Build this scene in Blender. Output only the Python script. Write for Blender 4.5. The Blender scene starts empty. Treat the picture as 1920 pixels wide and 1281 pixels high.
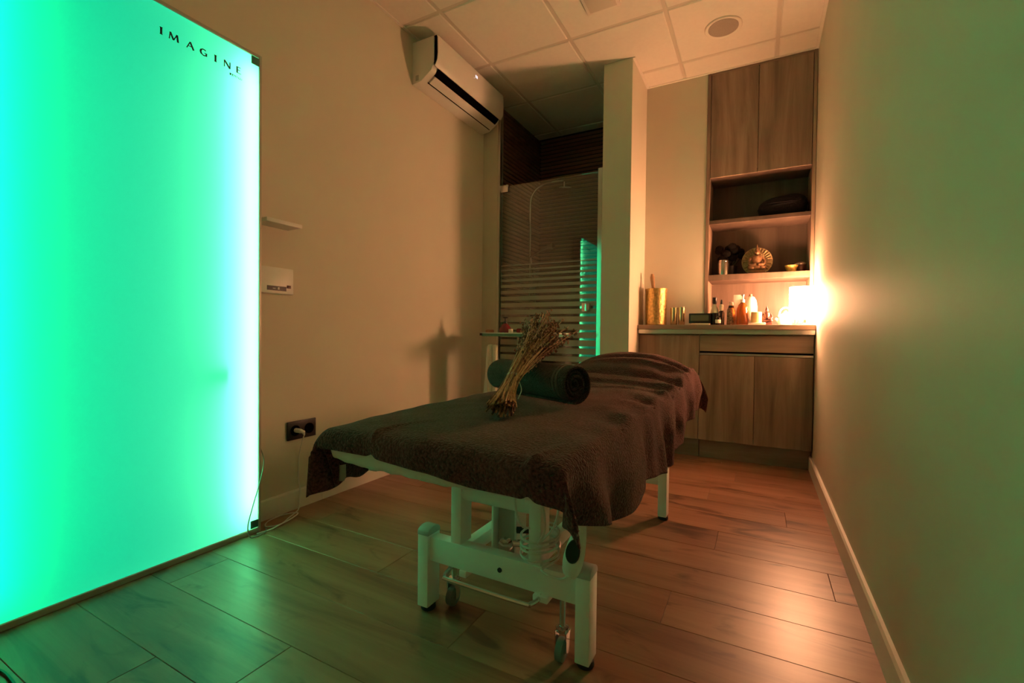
import bpy, bmesh, math, random
from mathutils import Vector, Matrix, noise

random.seed(7)
SC = bpy.context.scene
COL = SC.collection

# ------------------------------------------------------------------ camera, world, exposure
H_CAM = 0.877
YAW, PITCH, ROLL, FPX = -0.4943, -0.0157, 0.01077, 861.0
def camera():
    f = Vector((math.sin(YAW) * math.cos(PITCH), math.cos(YAW) * math.cos(PITCH), math.sin(PITCH)))
    rt = Vector((math.cos(YAW), -math.sin(YAW), 0.0))
    up = rt.cross(f)
    c, s = math.cos(ROLL), math.sin(ROLL)
    r2, u2 = c * rt + s * up, c * up - s * rt
    cd = bpy.data.cameras.new('camera')
    cd.sensor_fit = 'HORIZONTAL'
    cd.sensor_width = 36.0
    cd.lens = FPX / 1920.0 * 36.0
    cd.clip_start = 0.02
    o = bpy.data.objects.new('camera', cd)
    m = Matrix((r2, u2, -f)).transposed().to_4x4()
    m.translation = (0, 0, H_CAM)
    o.matrix_world = m
    COL.objects.link(o)
    SC.camera = o
camera()

w = bpy.data.worlds.new('world')
SC.world = w
w.use_nodes = True
w.node_tree.nodes['Background'].inputs[0].default_value = (0.01, 0.012, 0.012, 1)
w.node_tree.nodes['Background'].inputs[1].default_value = 1.0

SC.view_settings.view_transform = 'Standard'
SC.view_settings.look = 'None'
SC.view_settings.gamma = 1.0
SC.view_settings.exposure = 0.0
SC.view_settings.use_curve_mapping = False
try:
    SC.cycles.use_denoising = True
    SC.cycles.max_bounces = 12
    SC.cycles.diffuse_bounces = 6
    SC.cycles.transmission_bounces = 10
    SC.cycles.sample_clamp_indirect = 40.0
except Exception:
    pass

# light levels (used by the panel and the lamp builders)
LAMP_RGB, LAMP_L = (1.0, 0.44, 0.215), 220.0
PANE_RGB, PANE_L = (0.0, 1.0, 0.60), 0.38
STRIP_R_RGB, STRIP_R_L = (1.0, 1.0, 0.42), 68.0
STRIP_L_RGB, STRIP_L_L = (0.0, 1.0, 0.30), 25.0

# ------------------------------------------------------------------ materials
MATS = {}
def nt(name):
    m = bpy.data.materials.new(name)
    m.use_nodes = True
    MATS[name] = m
    return m, m.node_tree.nodes, m.node_tree.links, m.node_tree.nodes['Principled BSDF']

def pm(name, col, rough=0.5, metal=0.0, spec=0.5, var=0.0, vscale=20.0, bump=0.0, bscale=120.0, sheen=0.0,
       trans=0.0, ior=1.45, emis=None, estr=0.0, stretch=(1, 1, 1), alpha=1.0):
    m, n, l, b = nt(name)
    b.inputs['Base Color'].default_value = (*col, 1)
    b.inputs['Roughness'].default_value = rough
    b.inputs['Metallic'].default_value = metal
    b.inputs['Specular IOR Level'].default_value = spec
    b.inputs['IOR'].default_value = ior
    if trans:
        b.inputs['Transmission Weight'].default_value = trans
    if sheen:
        b.inputs['Sheen Weight'].default_value = sheen
        b.inputs['Sheen Roughness'].default_value = 0.6
    if emis:
        b.inputs['Emission Color'].default_value = (*emis, 1)
        b.inputs['Emission Strength'].default_value = estr
    tc = n.new('ShaderNodeTexCoord')
    mp = n.new('ShaderNodeMapping')
    mp.inputs['Scale'].default_value = stretch
    l.new(tc.outputs['Object'], mp.inputs[0])
    nz = n.new('ShaderNodeTexNoise')
    nz.inputs['Scale'].default_value = vscale
    nz.inputs['Detail'].default_value = 4
    l.new(mp.outputs[0], nz.inputs['Vector'])
    r = n.new('ShaderNodeValToRGB')
    r.color_ramp.elements[0].position = 0.3
    r.color_ramp.elements[1].position = 0.7
    r.color_ramp.elements[0].color = (*[c * (1 - var) for c in col], 1)
    r.color_ramp.elements[1].color = (*[min(1, c * (1 + var)) for c in col], 1)
    l.new(nz.outputs[0], r.inputs[0])
    l.new(r.outputs[0], b.inputs['Base Color'])
    if bump:
        n2 = n.new('ShaderNodeTexNoise')
        n2.inputs['Scale'].default_value = bscale
        n2.inputs['Detail'].default_value = 3
        l.new(mp.outputs[0], n2.inputs['Vector'])
        bp = n.new('ShaderNodeBump')
        bp.inputs['Strength'].default_value = bump
        bp.inputs['Distance'].default_value = 0.01
        l.new(n2.outputs[0], bp.inputs['Height'])
        l.new(bp.outputs[0], b.inputs['Normal'])
    return m

def wood(name, c_dark, c_mid, c_light, along='z', scale=1.0, rough=0.45, bump=0.05, knots=False, spec=0.5, per_object=True):
    """Wood boards: streaks run along one axis; each object gets its own offset."""
    m, n, l, b = nt(name)
    b.inputs['Roughness'].default_value = rough
    b.inputs['Specular IOR Level'].default_value = spec
    geo = n.new('ShaderNodeNewGeometry')
    oi = n.new('ShaderNodeObjectInfo')
    mul = n.new('ShaderNodeVectorMath'); mul.operation = 'MULTIPLY_ADD'
    cmb = n.new('ShaderNodeCombineXYZ')
    for i in range(3):
        l.new(oi.outputs['Random'], cmb.inputs[i])
    l.new(cmb.outputs[0], mul.inputs[0])
    k = 17.0 if per_object else 0.0
    mul.inputs[1].default_value = (k, k * 1.7, k * 0.6)
    l.new(geo.outputs['Position'], mul.inputs[2])
    mp = n.new('ShaderNodeMapping')
    s = {'x': (1.1, 14, 14), 'y': (14, 1.1, 14), 'z': (14, 14, 1.1)}[along]
    mp.inputs['Scale'].default_value = tuple(v * scale for v in s)
    l.new(mul.outputs[0], mp.inputs[0])
    n1 = n.new('ShaderNodeTexNoise')
    n1.inputs['Scale'].default_value = 1.0
    n1.inputs['Detail'].default_value = 7
    n1.inputs['Roughness'].default_value = 0.62
    n1.inputs['Distortion'].default_value = 0.6
    l.new(mp.outputs[0], n1.inputs['Vector'])
    n2 = n.new('ShaderNodeTexNoise')
    n2.inputs['Scale'].default_value = 0.35
    n2.inputs['Detail'].default_value = 3
    l.new(mp.outputs[0], n2.inputs['Vector'])
    mx = n.new('ShaderNodeMath'); mx.operation = 'MULTIPLY_ADD'
    l.new(n1.outputs[0], mx.inputs[0]); mx.inputs[1].default_value = 0.6
    m2 = n.new('ShaderNodeMath'); m2.operation = 'MULTIPLY'
    l.new(n2.outputs[0], m2.inputs[0]); m2.inputs[1].default_value = 0.4
    l.new(m2.outputs[0], mx.inputs[2])
    r = n.new('ShaderNodeValToRGB')
    e = r.color_ramp.elements
    e[0].position, e[0].color = 0.36, (*c_dark, 1)
    e[1].position, e[1].color = 0.66, (*c_light, 1)
    x = e.new(0.5); x.color = (*c_mid, 1)
    l.new(mx.outputs[0], r.inputs[0])
    hv = n.new('ShaderNodeHueSaturation')
    vr = n.new('ShaderNodeMapRange')
    vr.inputs['To Min'].default_value = 0.94 if per_object else 1.0
    vr.inputs['To Max'].default_value = 1.06 if per_object else 1.0
    l.new(oi.outputs['Random'], vr.inputs['Value'])
    l.new(vr.outputs[0], hv.inputs['Value'])
    l.new(r.outputs[0], hv.inputs['Color'])
    last = hv.outputs[0]
    if knots:
        mk = n.new('ShaderNodeMapping')
        mk.inputs['Scale'].default_value = (3.2, 9.0, 9.0)
        l.new(mul.outputs[0], mk.inputs[0])
        n3 = n.new('ShaderNodeTexNoise')
        n3.inputs['Scale'].default_value = 1.0
        n3.inputs['Detail'].default_value = 5
        n3.inputs['Distortion'].default_value = 1.2
        l.new(mk.outputs[0], n3.inputs['Vector'])
        rk = n.new('ShaderNodeValToRGB')
        rk.color_ramp.elements[0].position, rk.color_ramp.elements[0].color = 0.30, (0.42, 0.36, 0.32, 1)
        rk.color_ramp.elements[1].position, rk.color_ramp.elements[1].color = 0.42, (1, 1, 1, 1)
        l.new(n3.outputs[0], rk.inputs[0])
        mm = n.new('ShaderNodeMix'); mm.data_type = 'RGBA'; mm.blend_type = 'MULTIPLY'
        mm.inputs['Factor'].default_value = 1.0
        l.new(last, mm.inputs[6]); l.new(rk.outputs[0], mm.inputs[7])
        last = mm.outputs[2]
    l.new(last, b.inputs['Base Color'])
    bp = n.new('ShaderNodeBump')
    bp.inputs['Strength'].default_value = bump
    bp.inputs['Distance'].default_value = 0.004
    l.new(n1.outputs[0], bp.inputs['Height'])
    l.new(bp.outputs[0], b.inputs['Normal'])
    return m

def terry(name, col, rough=0.95, scale=260.0):
    m, n, l, b = nt(name)
    b.inputs['Roughness'].default_value = rough
    b.inputs['Specular IOR Level'].default_value = 0.1
    b.inputs['Sheen Weight'].default_value = 0.18
    b.inputs['Sheen Roughness'].default_value = 0.5
    b.inputs['Sheen Tint'].default_value = (0.9, 0.72, 0.62, 1)
    tc = n.new('ShaderNodeTexCoord')
    n1 = n.new('ShaderNodeTexNoise')
    n1.inputs['Scale'].default_value = scale
    n1.inputs['Detail'].default_value = 2
    l.new(tc.outputs['Object'], n1.inputs['Vector'])
    n0 = n.new('ShaderNodeTexNoise')
    n0.inputs['Scale'].default_value = 9
    n0.inputs['Detail'].default_value = 4
    l.new(tc.outputs['Object'], n0.inputs['Vector'])
    ad = n.new('ShaderNodeMath'); ad.operation = 'MULTIPLY_ADD'
    l.new(n0.outputs[0], ad.inputs[0]); ad.inputs[1].default_value = 0.35
    hl = n.new('ShaderNodeMath'); hl.operation = 'MULTIPLY'; hl.inputs[1].default_value = 0.65
    l.new(n1.outputs[0], hl.inputs[0]); l.new(hl.outputs[0], ad.inputs[2])
    r = n.new('ShaderNodeValToRGB')
    r.color_ramp.elements[0].position, r.color_ramp.elements[0].color = 0.32, (*[c * 0.30 for c in col], 1)
    r.color_ramp.elements[1].position, r.color_ramp.elements[1].color = 0.68, (*[c * 1.75 for c in col], 1)
    l.new(ad.outputs[0], r.inputs[0])
    l.new(r.outputs[0], b.inputs['Base Color'])
    bp = n.new('ShaderNodeBump')
    bp.inputs['Strength'].default_value = 1.0
    bp.inputs['Distance'].default_value = 0.008
    l.new(n1.outputs[0], bp.inputs['Height'])
    l.new(bp.outputs[0], b.inputs['Normal'])
    return m

def emit(name, col, strength):
    m, n, l, b = nt(name)
    n.remove(b)
    e = n.new('ShaderNodeEmission')
    e.inputs[0].default_value = (*col, 1)
    e.inputs[1].default_value = strength
    l.new(e.outputs[0], n['Material Output'].inputs[0])
    return m

WALL = pm('painted_wall', (0.64, 0.605, 0.505), 0.62, spec=0.10, var=0.02, vscale=3, bump=0.03, bscale=160)
CEIL = pm('ceiling_tile_white', (0.76, 0.72, 0.65), 0.85, spec=0.2, var=0.02, vscale=40, bump=0.05, bscale=220)
TBAR = pm('ceiling_bar', (0.60, 0.55, 0.48), 0.6)
SKIRT = pm('skirting_white', (0.76, 0.73, 0.66), 0.4, var=0.01)
SUB = pm('subfloor_dark', (0.05, 0.035, 0.025), 0.9)
FLOORW = wood('floor_oak', (0.150, 0.066, 0.036), (0.28, 0.135, 0.078), (0.38, 0.200, 0.120), 'x', 0.9, rough=0.36, bump=0.04, knots=True, spec=0.55)
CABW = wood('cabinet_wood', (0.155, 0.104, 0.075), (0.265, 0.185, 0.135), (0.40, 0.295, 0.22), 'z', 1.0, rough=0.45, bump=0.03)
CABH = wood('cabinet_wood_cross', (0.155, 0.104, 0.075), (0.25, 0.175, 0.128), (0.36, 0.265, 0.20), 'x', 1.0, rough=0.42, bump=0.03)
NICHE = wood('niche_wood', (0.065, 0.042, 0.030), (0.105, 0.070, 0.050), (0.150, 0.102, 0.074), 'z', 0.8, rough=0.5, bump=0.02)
SLATW = wood('shower_slat_wood', (0.13, 0.055, 0.030), (0.20, 0.09, 0.05), (0.28, 0.135, 0.075), 'x', 0.8, rough=0.4, bump=0.03)
SLATG = pm('slat_backing_dark', (0.018, 0.010, 0.008), 0.7)
WHITE = pm('white_plastic', (0.78, 0.77, 0.73), 0.38, var=0.01)
WHITEM = pm('white_powder_coated_steel', (0.86, 0.86, 0.83), 0.32, var=0.01, bump=0.02, bscale=300)
GREYCAP = pm('grey_plastic_cap', (0.42, 0.43, 0.42), 0.45)
BLACK = pm('black_plastic', (0.012, 0.011, 0.012), 0.4)
RUBBER = pm('black_rubber', (0.015, 0.015, 0.016), 0.65)
DARKGAP = pm('dark_gap', (0.003, 0.0025, 0.0025), 0.9, spec=0.02)
CHROME = pm('chrome', (0.75, 0.75, 0.74), 0.12, metal=1.0)
ALU = pm('brushed_aluminium', (0.66, 0.64, 0.60), 0.28, metal=1.0, var=0.04, vscale=60, stretch=(1, 1, 20))
FRAMEM = pm('bronze_grey_frame', (0.46, 0.46, 0.40), 0.40, metal=0.4)
CASTORG = pm('castor_wheel_teal_grey', (0.16, 0.22, 0.21), 0.5)
SHEET = pm('white_cotton_sheet', (0.80, 0.79, 0.76), 0.9, var=0.02, vscale=60, bump=0.25, bscale=45, sheen=0.2)
TOWEL = terry('brown_terry', (0.098, 0.034, 0.034), scale=170.0)
TOWELR = terry('dark_brown_terry', (0.062, 0.030, 0.028))
TBAND = pm('towel_border_weave', (0.13, 0.075, 0.062), 0.8, var=0.15, vscale=90, bump=0.2, bscale=240)
BRASS = pm('hammered_brass', (0.62, 0.43, 0.16), 0.34, metal=0.85, var=0.28, vscale=55, bump=0.5, bscale=70)
BRASSS = pm('smooth_brass', (0.70, 0.55, 0.32), 0.2, metal=0.9, var=0.1, vscale=30)
OLIVEW = pm('turned_olive_wood', (0.34, 0.20, 0.10), 0.5, var=0.2, vscale=30, stretch=(3, 3, 0.5))
AMBER = pm('amber_glass', (0.62, 0.20, 0.035), 0.08, trans=0.75, ior=1.45)
DKGLASS = pm('dark_bottle_glass', (0.035, 0.018, 0.014), 0.1, spec=0.6)
PAPER = pm('cream_paper_label', (0.80, 0.72, 0.60), 0.7, var=0.03)
CREAMC = pm('cream_ceramic', (0.84, 0.79, 0.70), 0.3)
CANDLE = pm('yellow_candle_wax', (0.80, 0.62, 0.28), 0.5, var=0.05)
DKBRZ = pm('dark_bronze', (0.075, 0.03, 0.025), 0.35, metal=0.3, var=0.2, vscale=50)
GOLD = pm('antique_gold', (0.42, 0.30, 0.15), 0.45, metal=0.5, var=0.3, vscale=80, bump=0.4, bscale=150)
GOLDD = pm('dark_gilt_figure', (0.24, 0.13, 0.065), 0.4, metal=0.4, var=0.25, vscale=60)
LCD = pm('grey_green_display', (0.11, 0.125, 0.085), 0.15, spec=0.6)
PATTERN = pm('speckled_brown_glass', (0.24, 0.15, 0.10), 0.3, var=0.75, vscale=75)
STEEL = pm('satin_steel', (0.58, 0.54, 0.50), 0.25, metal=1.0)
FOLIAGE = pm('dark_foliage', (0.014, 0.011, 0.009), 0.9, spec=0.08, var=0.3)
DKFAB = pm('black_fabric', (0.010, 0.008, 0.011), 0.9, bump=0.3, bscale=90)
OCHRE = pm('ochre_ceramic', (0.52, 0.36, 0.08), 0.4, var=0.4, vscale=45)
REDG = pm('deep_red_glass', (0.20, 0.012, 0.018), 0.15, spec=0.6)
TERRA = pm('terracotta_wax', (0.42, 0.17, 0.09), 0.6, var=0.15)
PALETW = pm('pale_towel', (0.78, 0.66, 0.56), 0.9, var=0.06, vscale=60, bump=0.3, bscale=120)
CABLE = pm('white_cable', (0.70, 0.69, 0.64), 0.45)
CABLED = pm('grey_cable', (0.22, 0.25, 0.23), 0.5)
STEM = pm('dry_stem', (0.48, 0.195, 0.105), 0.75, var=0.6, vscale=110)
BUD = pm('dry_bud', (0.54, 0.235, 0.19), 0.85, var=0.65, vscale=140)
TWINE = pm('cream_twine', (0.72, 0.62, 0.50), 0.8)
INK = pm('dark_green_ink', (0.004, 0.03, 0.02), 0.5)
TAGM = pm('care_tag_grey', (0.34, 0.36, 0.30), 0.8)
TRAYM = pm('white_shower_tray', (0.62, 0.60, 0.56), 0.35)
GRILL = pm('speaker_grille', (0.36, 0.31, 0.27), 0.7, var=0.2, vscale=400)
LEDDIG = emit('display_digits', (1.0, 0.85, 0.95), 1.6)
SHADE = emit('lit_lamp_shade', LAMP_RGB, LAMP_L)
STRIPR = emit('led_strip_white_green', STRIP_R_RGB, STRIP_R_L)
STRIPL = emit('led_strip_green', STRIP_L_RGB, STRIP_L_L)

def make_glass():
    m, n, l, b = nt('clear_shower_glass')
    n.remove(b)
    tr = n.new('ShaderNodeBsdfTransparent'); tr.inputs[0].default_value = (0.86, 0.90, 0.87, 1)
    gl = n.new('ShaderNodeBsdfGlossy'); gl.inputs['Roughness'].default_value = 0.02
    gl.inputs[0].default_value = (0.95, 1.0, 0.97, 1)
    fr = n.new('ShaderNodeFresnel'); fr.inputs[0].default_value = 1.5
    k = n.new('ShaderNodeMath'); k.operation = 'MULTIPLY'; k.inputs[1].default_value = 2.0
    l.new(fr.outputs[0], k.inputs[0])
    mx = n.new('ShaderNodeMixShader')
    l.new(k.outputs[0], mx.inputs[0]); l.new(tr.outputs[0], mx.inputs[1]); l.new(gl.outputs[0], mx.inputs[2])
    l.new(mx.outputs[0], n['Material Output'].inputs[0])
    return m
GLASS = make_glass()

def make_frost():
    m, n, l, b = nt('frosted_band_glass')
    b.inputs['Base Color'].default_value = (0.60, 0.60, 0.50, 1)
    b.inputs['Roughness'].default_value = 0.35
    tr = n.new('ShaderNodeBsdfTransparent'); tr.inputs[0].default_value = (0.75, 0.78, 0.74, 1)
    mx = n.new('ShaderNodeMixShader'); mx.inputs[0].default_value = 0.55
    l.new(tr.outputs[0], mx.inputs[1]); l.new(b.outputs[0], mx.inputs[2])
    l.new(mx.outputs[0], n['Material Output'].inputs[0])
    return m
FROST = make_frost()

def make_pane():
    m, n, l, b = nt('backlit_frosted_pane')
    n.remove(b)
    e = n.new('ShaderNodeEmission')
    e.inputs[0].default_value = (*PANE_RGB, 1); e.inputs[1].default_value = PANE_L
    t = n.new('ShaderNodeBsdfTranslucent'); t.inputs[0].default_value = (0.12, 0.95, 0.80, 1)
    a = n.new('ShaderNodeAddShader')
    l.new(e.outputs[0], a.inputs[0]); l.new(t.outputs[0], a.inputs[1])
    l.new(a.outputs[0], n['Material Output'].inputs[0])
    return m
PANE = make_pane()

# ------------------------------------------------------------------ mesh helpers (world coordinates)
class MB:
    def __init__(self):
        self.v, self.f = [], []
    def add(self, vs, fs):
        o = len(self.v)
        self.v += [tuple(p) for p in vs]
        self.f += [tuple(i + o for i in q) for q in fs]
        return self
    def box(self, x0, x1, y0, y1, z0, z1):
        vs = [(x, y, z) for z in (z0, z1) for y in (y0, y1) for x in (x0, x1)]
        return self.add(vs, [(0, 2, 3, 1), (4, 5, 7, 6), (0, 1, 5, 4), (2, 6, 7, 3), (0, 4, 6, 2), (1, 3, 7, 5)])
    def tube(self, pts, r, n=8, cap=True):
        pts = [Vector(p) for p in pts]
        rs = r if isinstance(r, (list, tuple)) else [r] * len(pts)
        ring, ref = [], None
        vs, fs = [], []
        for i, p in enumerate(pts):
            d = (pts[min(i + 1, len(pts) - 1)] - pts[max(i - 1, 0)])
            d = d.normalized() if d.length > 1e-9 else Vector((0, 0, 1))
            if ref is None:
                ref = d.cross(Vector((0, 0, 1)) if abs(d.z) < 0.9 else Vector((1, 0, 0))).normalized()
            ref = (ref - d * ref.dot(d)).normalized()
            bi = d.cross(ref)
            for k in range(n):
                a = 2 * math.pi * k / n
                vs.append(p + (ref * math.cos(a) + bi * math.sin(a)) * rs[i])
        for i in range(len(pts) - 1):
            for k in range(n):
                a, b = i * n + k, i * n + (k + 1) % n
                fs.append((a, b, b + n, a + n))
        if cap:
            fs.append(tuple(range(n - 1, -1, -1)))
            fs.append(tuple((len(pts) - 1) * n + k for k in range(n)))
        return self.add(vs, fs)
    def lathe(self, prof, c=(0, 0, 0), n=24, axis='z'):
        vs, fs = [], []
        for r, h in prof:
            for k in range(n):
                a = 2 * math.pi * k / n
                x, y = r * math.cos(a), r * math.sin(a)
                p = (x, y, h) if axis == 'z' else ((x, h, y) if axis == 'y' else (h, x, y))
                vs.append((c[0] + p[0], c[1] + p[1], c[2] + p[2]))
        m = len(prof)
        for i in range(m - 1):
            for k in range(n):
                a, b = i * n + k, i * n + (k + 1) % n
                fs.append((a, b, b + n, a + n))
        fs.append(tuple(range(n - 1, -1, -1)))
        fs.append(tuple((m - 1) * n + k for k in range(n)))
        return self.add(vs, fs)
    def prism(self, poly, axis, a, b):
        def P(u, v, h):
            return {'x': (h, u, v), 'y': (u, h, v), 'z': (u, v, h)}[axis]
        n = len(poly)
        vs = [P(u, v, a) for u, v in poly] + [P(u, v, b) for u, v in poly]
        fs = [(i, (i + 1) % n, (i + 1) % n + n, i + n) for i in range(n)]
        fs += [tuple(range(n - 1, -1, -1)), tuple(range(n, 2 * n))]
        return self.add(vs, fs)
    def ball(self, c, r, n=12, m=8):
        prof = [(max(1e-4, math.sin(math.pi * i / m)), -math.cos(math.pi * i / m)) for i in range(m + 1)]
        rx, ry, rz = r if isinstance(r, (tuple, list)) else (r, r, r)
        vs, fs = [], []
        for q, h in prof:
            for k in range(n):
                a = 2 * math.pi * k / n
                vs.append((c[0] + rx * q * math.cos(a), c[1] + ry * q * math.sin(a), c[2] + rz * h))
        for i in range(m):
            for k in range(n):
                a, b = i * n + k, i * n + (k + 1) % n
                fs.append((a, b, b + n, a + n))
        return self.add(vs, fs)
    def build(self, name, mat, parent=None, bevel=0.0, seg=2, smooth=False, origin=None, kind=None):
        off = Vector(origin) if origin is not None else (Vector(parent.get('base', (0, 0, 0))) if parent else Vector((0, 0, 0)))
        me = bpy.data.meshes.new(name)
        me.from_pydata([tuple(Vector(p) - off) for p in self.v], [], self.f)
        bm = bmesh.new(); bm.from_mesh(me)
        bmesh.ops.recalc_face_normals(bm, faces=bm.faces)
        if bevel:
            es = [e for e in bm.edges if len(e.link_faces) == 2 and e.calc_face_angle(0) > 0.5]
            bmesh.ops.bevel(bm, geom=es, offset=bevel, segments=seg, profile=0.5, affect='EDGES', clamp_overlap=True)
        bm.to_mesh(me); bm.free()
        if smooth or bevel:
            for p in me.polygons:
                p.use_smooth = True
            try:
                me.set_sharp_from_angle(angle=0.6)
            except Exception:
                pass
        me.materials.append(mat)
        o = bpy.data.objects.new(name, me)
        COL.objects.link(o)
        if parent:
            o.parent = parent
            o['base'] = tuple(off)          # parts share the thing's origin
        elif origin is not None:
            o.location = off
            o['base'] = tuple(off)
        if kind:
            o['kind'] = kind
        return o

def thing(name, label, cat, loc, group=None):
    o = bpy.data.objects.new(name, None)
    o.empty_display_size = 0.05
    o.location = loc
    o['base'] = tuple(loc)
    COL.objects.link(o)
    return tag(o, label, cat, group)
def tag(o, label, cat, group=None):
    o['label'] = label; o['category'] = cat
    if group: o['group'] = group
    return o
def struct(o, label=None, cat=None):
    o['kind'] = 'structure'
    if label: o['label'] = label
    if cat: o['category'] = cat
    return o
def box(x0, x1, y0, y1, z0, z1): return MB().box(x0, x1, y0, y1, z0, z1)

# ------------------------------------------------------------------ room dimensions
XL, XR, YF, ZC = -2.02, 0.315, -0.95, 2.815
YP = 3.22            # front of the pillar and of the shower
PX0, PX1 = -1.012, -0.806
YB = 3.68            # back wall
YN = 3.985           # back of the niche
YS = 4.19            # back of the shower
SXL = -1.955         # shower side wall

struct(box(XL - 0.1, XL, YF, YP, 0, ZC + 0.1).build('wall_left', WALL), 'long beige painted wall behind the massage table', 'wall')
struct(box(XR, XR + 0.1, YF, YN + 0.2, 0, ZC + 0.1).build('wall_right', WALL), 'beige satin wall at the right with lamp glow', 'wall')
struct(box(XL - 0.1, XR + 0.1, YF - 0.1, YF, 0, ZC + 0.1).build('wall_front', WALL), 'beige wall behind the viewer', 'wall')
struct(box(PX1, -0.366, YB, YN + 0.1, 0, ZC + 0.1).build('wall_back', WALL), 'narrow beige wall above the worktop beside the tall cabinet', 'wall')
struct(box(-0.366, XR, YN + 0.003, YN + 0.1, 0, ZC + 0.1).build('wall_niche', WALL), 'hidden wall behind the tall cabinet', 'wall')
struct(box(PX0, PX1, YP, YS + 0.1, 0, ZC + 0.1).build('wall_pillar', WALL, bevel=0.002, seg=1), 'square beige pillar between shower and worktop', 'wall')
struct(box(XL - 0.1, -1.885, YP, YP + 0.09, 0, ZC + 0.1).build('wall_nib', WALL, bevel=0.002, seg=1), 'short beige return wall at the shower hinge side', 'wall')
ws = struct(box(XL - 0.1, SXL - 0.012, YP + 0.09, YS + 0.1, 0, ZC + 0.1).build('wall_shower_side', SLATG), 'dark slatted side wall inside the shower', 'wall')
wb = struct(box(SXL - 0.012, PX0, YS + 0.012, YS + 0.1, 0, ZC + 0.1).build('wall_shower_back', SLATG), 'dark slatted back wall inside the shower', 'wall')

# shower slats, one object each, sharing two meshes
PIT = 0.0372
def slat_mesh(kind):
    m = MB()
    h = 0.0285
    if kind == 'side':
        m.prism([(0, 0), (0.010, 0.002), (0.012, 0.006), (0.012, h - 0.006), (0.010, h - 0.002), (0, h)], 'y', 0, YS - YP - 0.09)
    else:
        m.prism([(0, 0), (0, h), (-0.010, h - 0.002), (-0.012, h - 0.006), (-0.012, 0.006), (-0.010, 0.002)], 'x', 0, PX0 - SXL)
    return m
first = {}
for i in range(int((ZC - 0.06) / PIT)):
    z = 0.06 + i * PIT
    for kind, par, loc in (('side', ws, (SXL - 0.012, YP + 0.09, z)), ('back', wb, (SXL, YS + 0.012, z))):
        if kind not in first:
            o = slat_mesh(kind).build('slat', SLATW, par, origin=(0, 0, 0))
            first[kind] = o
        else:
            o = first[kind].copy(); COL.objects.link(o); o.parent = par
        o.location = loc

# ------------------------------------------------------------------ floor planks
fl = struct(box(XL - 0.1, XR + 0.1, YF, YN + 0.1, -0.08, -0.0095).build('floor', SUB), 'brown oak plank floor running across the room', 'floor')
ROW0, ROWW, PLEN = 0.625, 0.2036, 1.55
known = {0: -1.135, 1: -1.788, 2: -0.75, 3: -1.217, 4: -0.2525, 5: -0.86, 6: 0.2375, 7: -0.1485, 8: -1.02, 9: 0.125, 10: -0.235, 11: -0.9, 12: -0.118, 13: -0.62}
def plank_mesh(L):
    g, c, W = 0.0004, 0.0012, ROWW
    m = MB()
    def ring(i, z): return [(g + i, g + i, z), (L - g - i, g + i, z), (L - g - i, W - g - i, z), (g + i, W - g - i, z)]
    m.add(ring(0, -0.0095) + ring(0, -c) + ring(c, 0.0),
          [(0, 1, 5, 4), (1, 2, 6, 5), (2, 3, 7, 6), (3, 0, 4, 7), (4, 5, 9, 8), (5, 6, 10, 9), (6, 7, 11, 10), (7, 4, 8, 11), (8, 9, 10, 11)])
    return m
pcache = {}
for k in range(-8, 15):
    y = ROW0 + k * ROWW
    if y < YF or y > 3.66: continue
    j0 = known.get(k, -0.3 - (k * 0.437) % PLEN)
    xs = [XL]
    j = j0
    while j - PLEN > XL + 0.05: j -= PLEN
    while j < XR - 0.03:
        if j > XL + 0.03: xs.append(j)
        j += PLEN
    xs.append(XR)
    for a, b in zip(xs[:-1], xs[1:]):
        L = round(b - a, 3)
        if L in pcache:
            o = pcache[L].copy(); COL.objects.link(o); o.parent = fl
        else:
            o = plank_mesh(L).build('plank', FLOORW, fl, origin=(0, 0, 0)); pcache[L] = o
        o.location = (a, y, 0)

struct(box(-1.95, PX0, YP + 0.0, YS, -0.0095, 0.03).build('floor_shower', TRAYM), 'white shower tray behind the glass door', 'floor')

# ------------------------------------------------------------------ ceiling: bars and tiles
ce = struct(box(XL - 0.1, XR + 0.1, YF, YS + 0.1, ZC + 0.02, ZC + 0.1).build('ceiling', CEIL), 'suspended ceiling of square white tiles in a grid', 'ceiling')
GX0, GY0, PT = -1.727, 2.243, 0.600
gxs = [GX0 + PT * i for i in range(-1, 4)]
gys = [GY0 + PT * 1.005 * i for i in range(-6, 4)]
def clampspan(lo, hi, a, b): return max(lo, a), min(hi, b)
xe = [XL] + [g for g in gxs if XL < g < XR] + [XR]
ye = [YF] + [g for g in gys if YF < g < YS] + [YS]
BW = 0.012
for gx in xe[1:-1]:
    box(gx - BW, gx + BW, YF, YS, ZC, ZC + 0.02).build('ceiling_bar', TBAR, ce, origin=(0, 0, 0))
for gy in ye[1:-1]:
    box(XL, XR, gy - BW, gy + BW, ZC + 0.0005, ZC + 0.0195).build('ceiling_bar', TBAR, ce, origin=(0, 0, 0))
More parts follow.
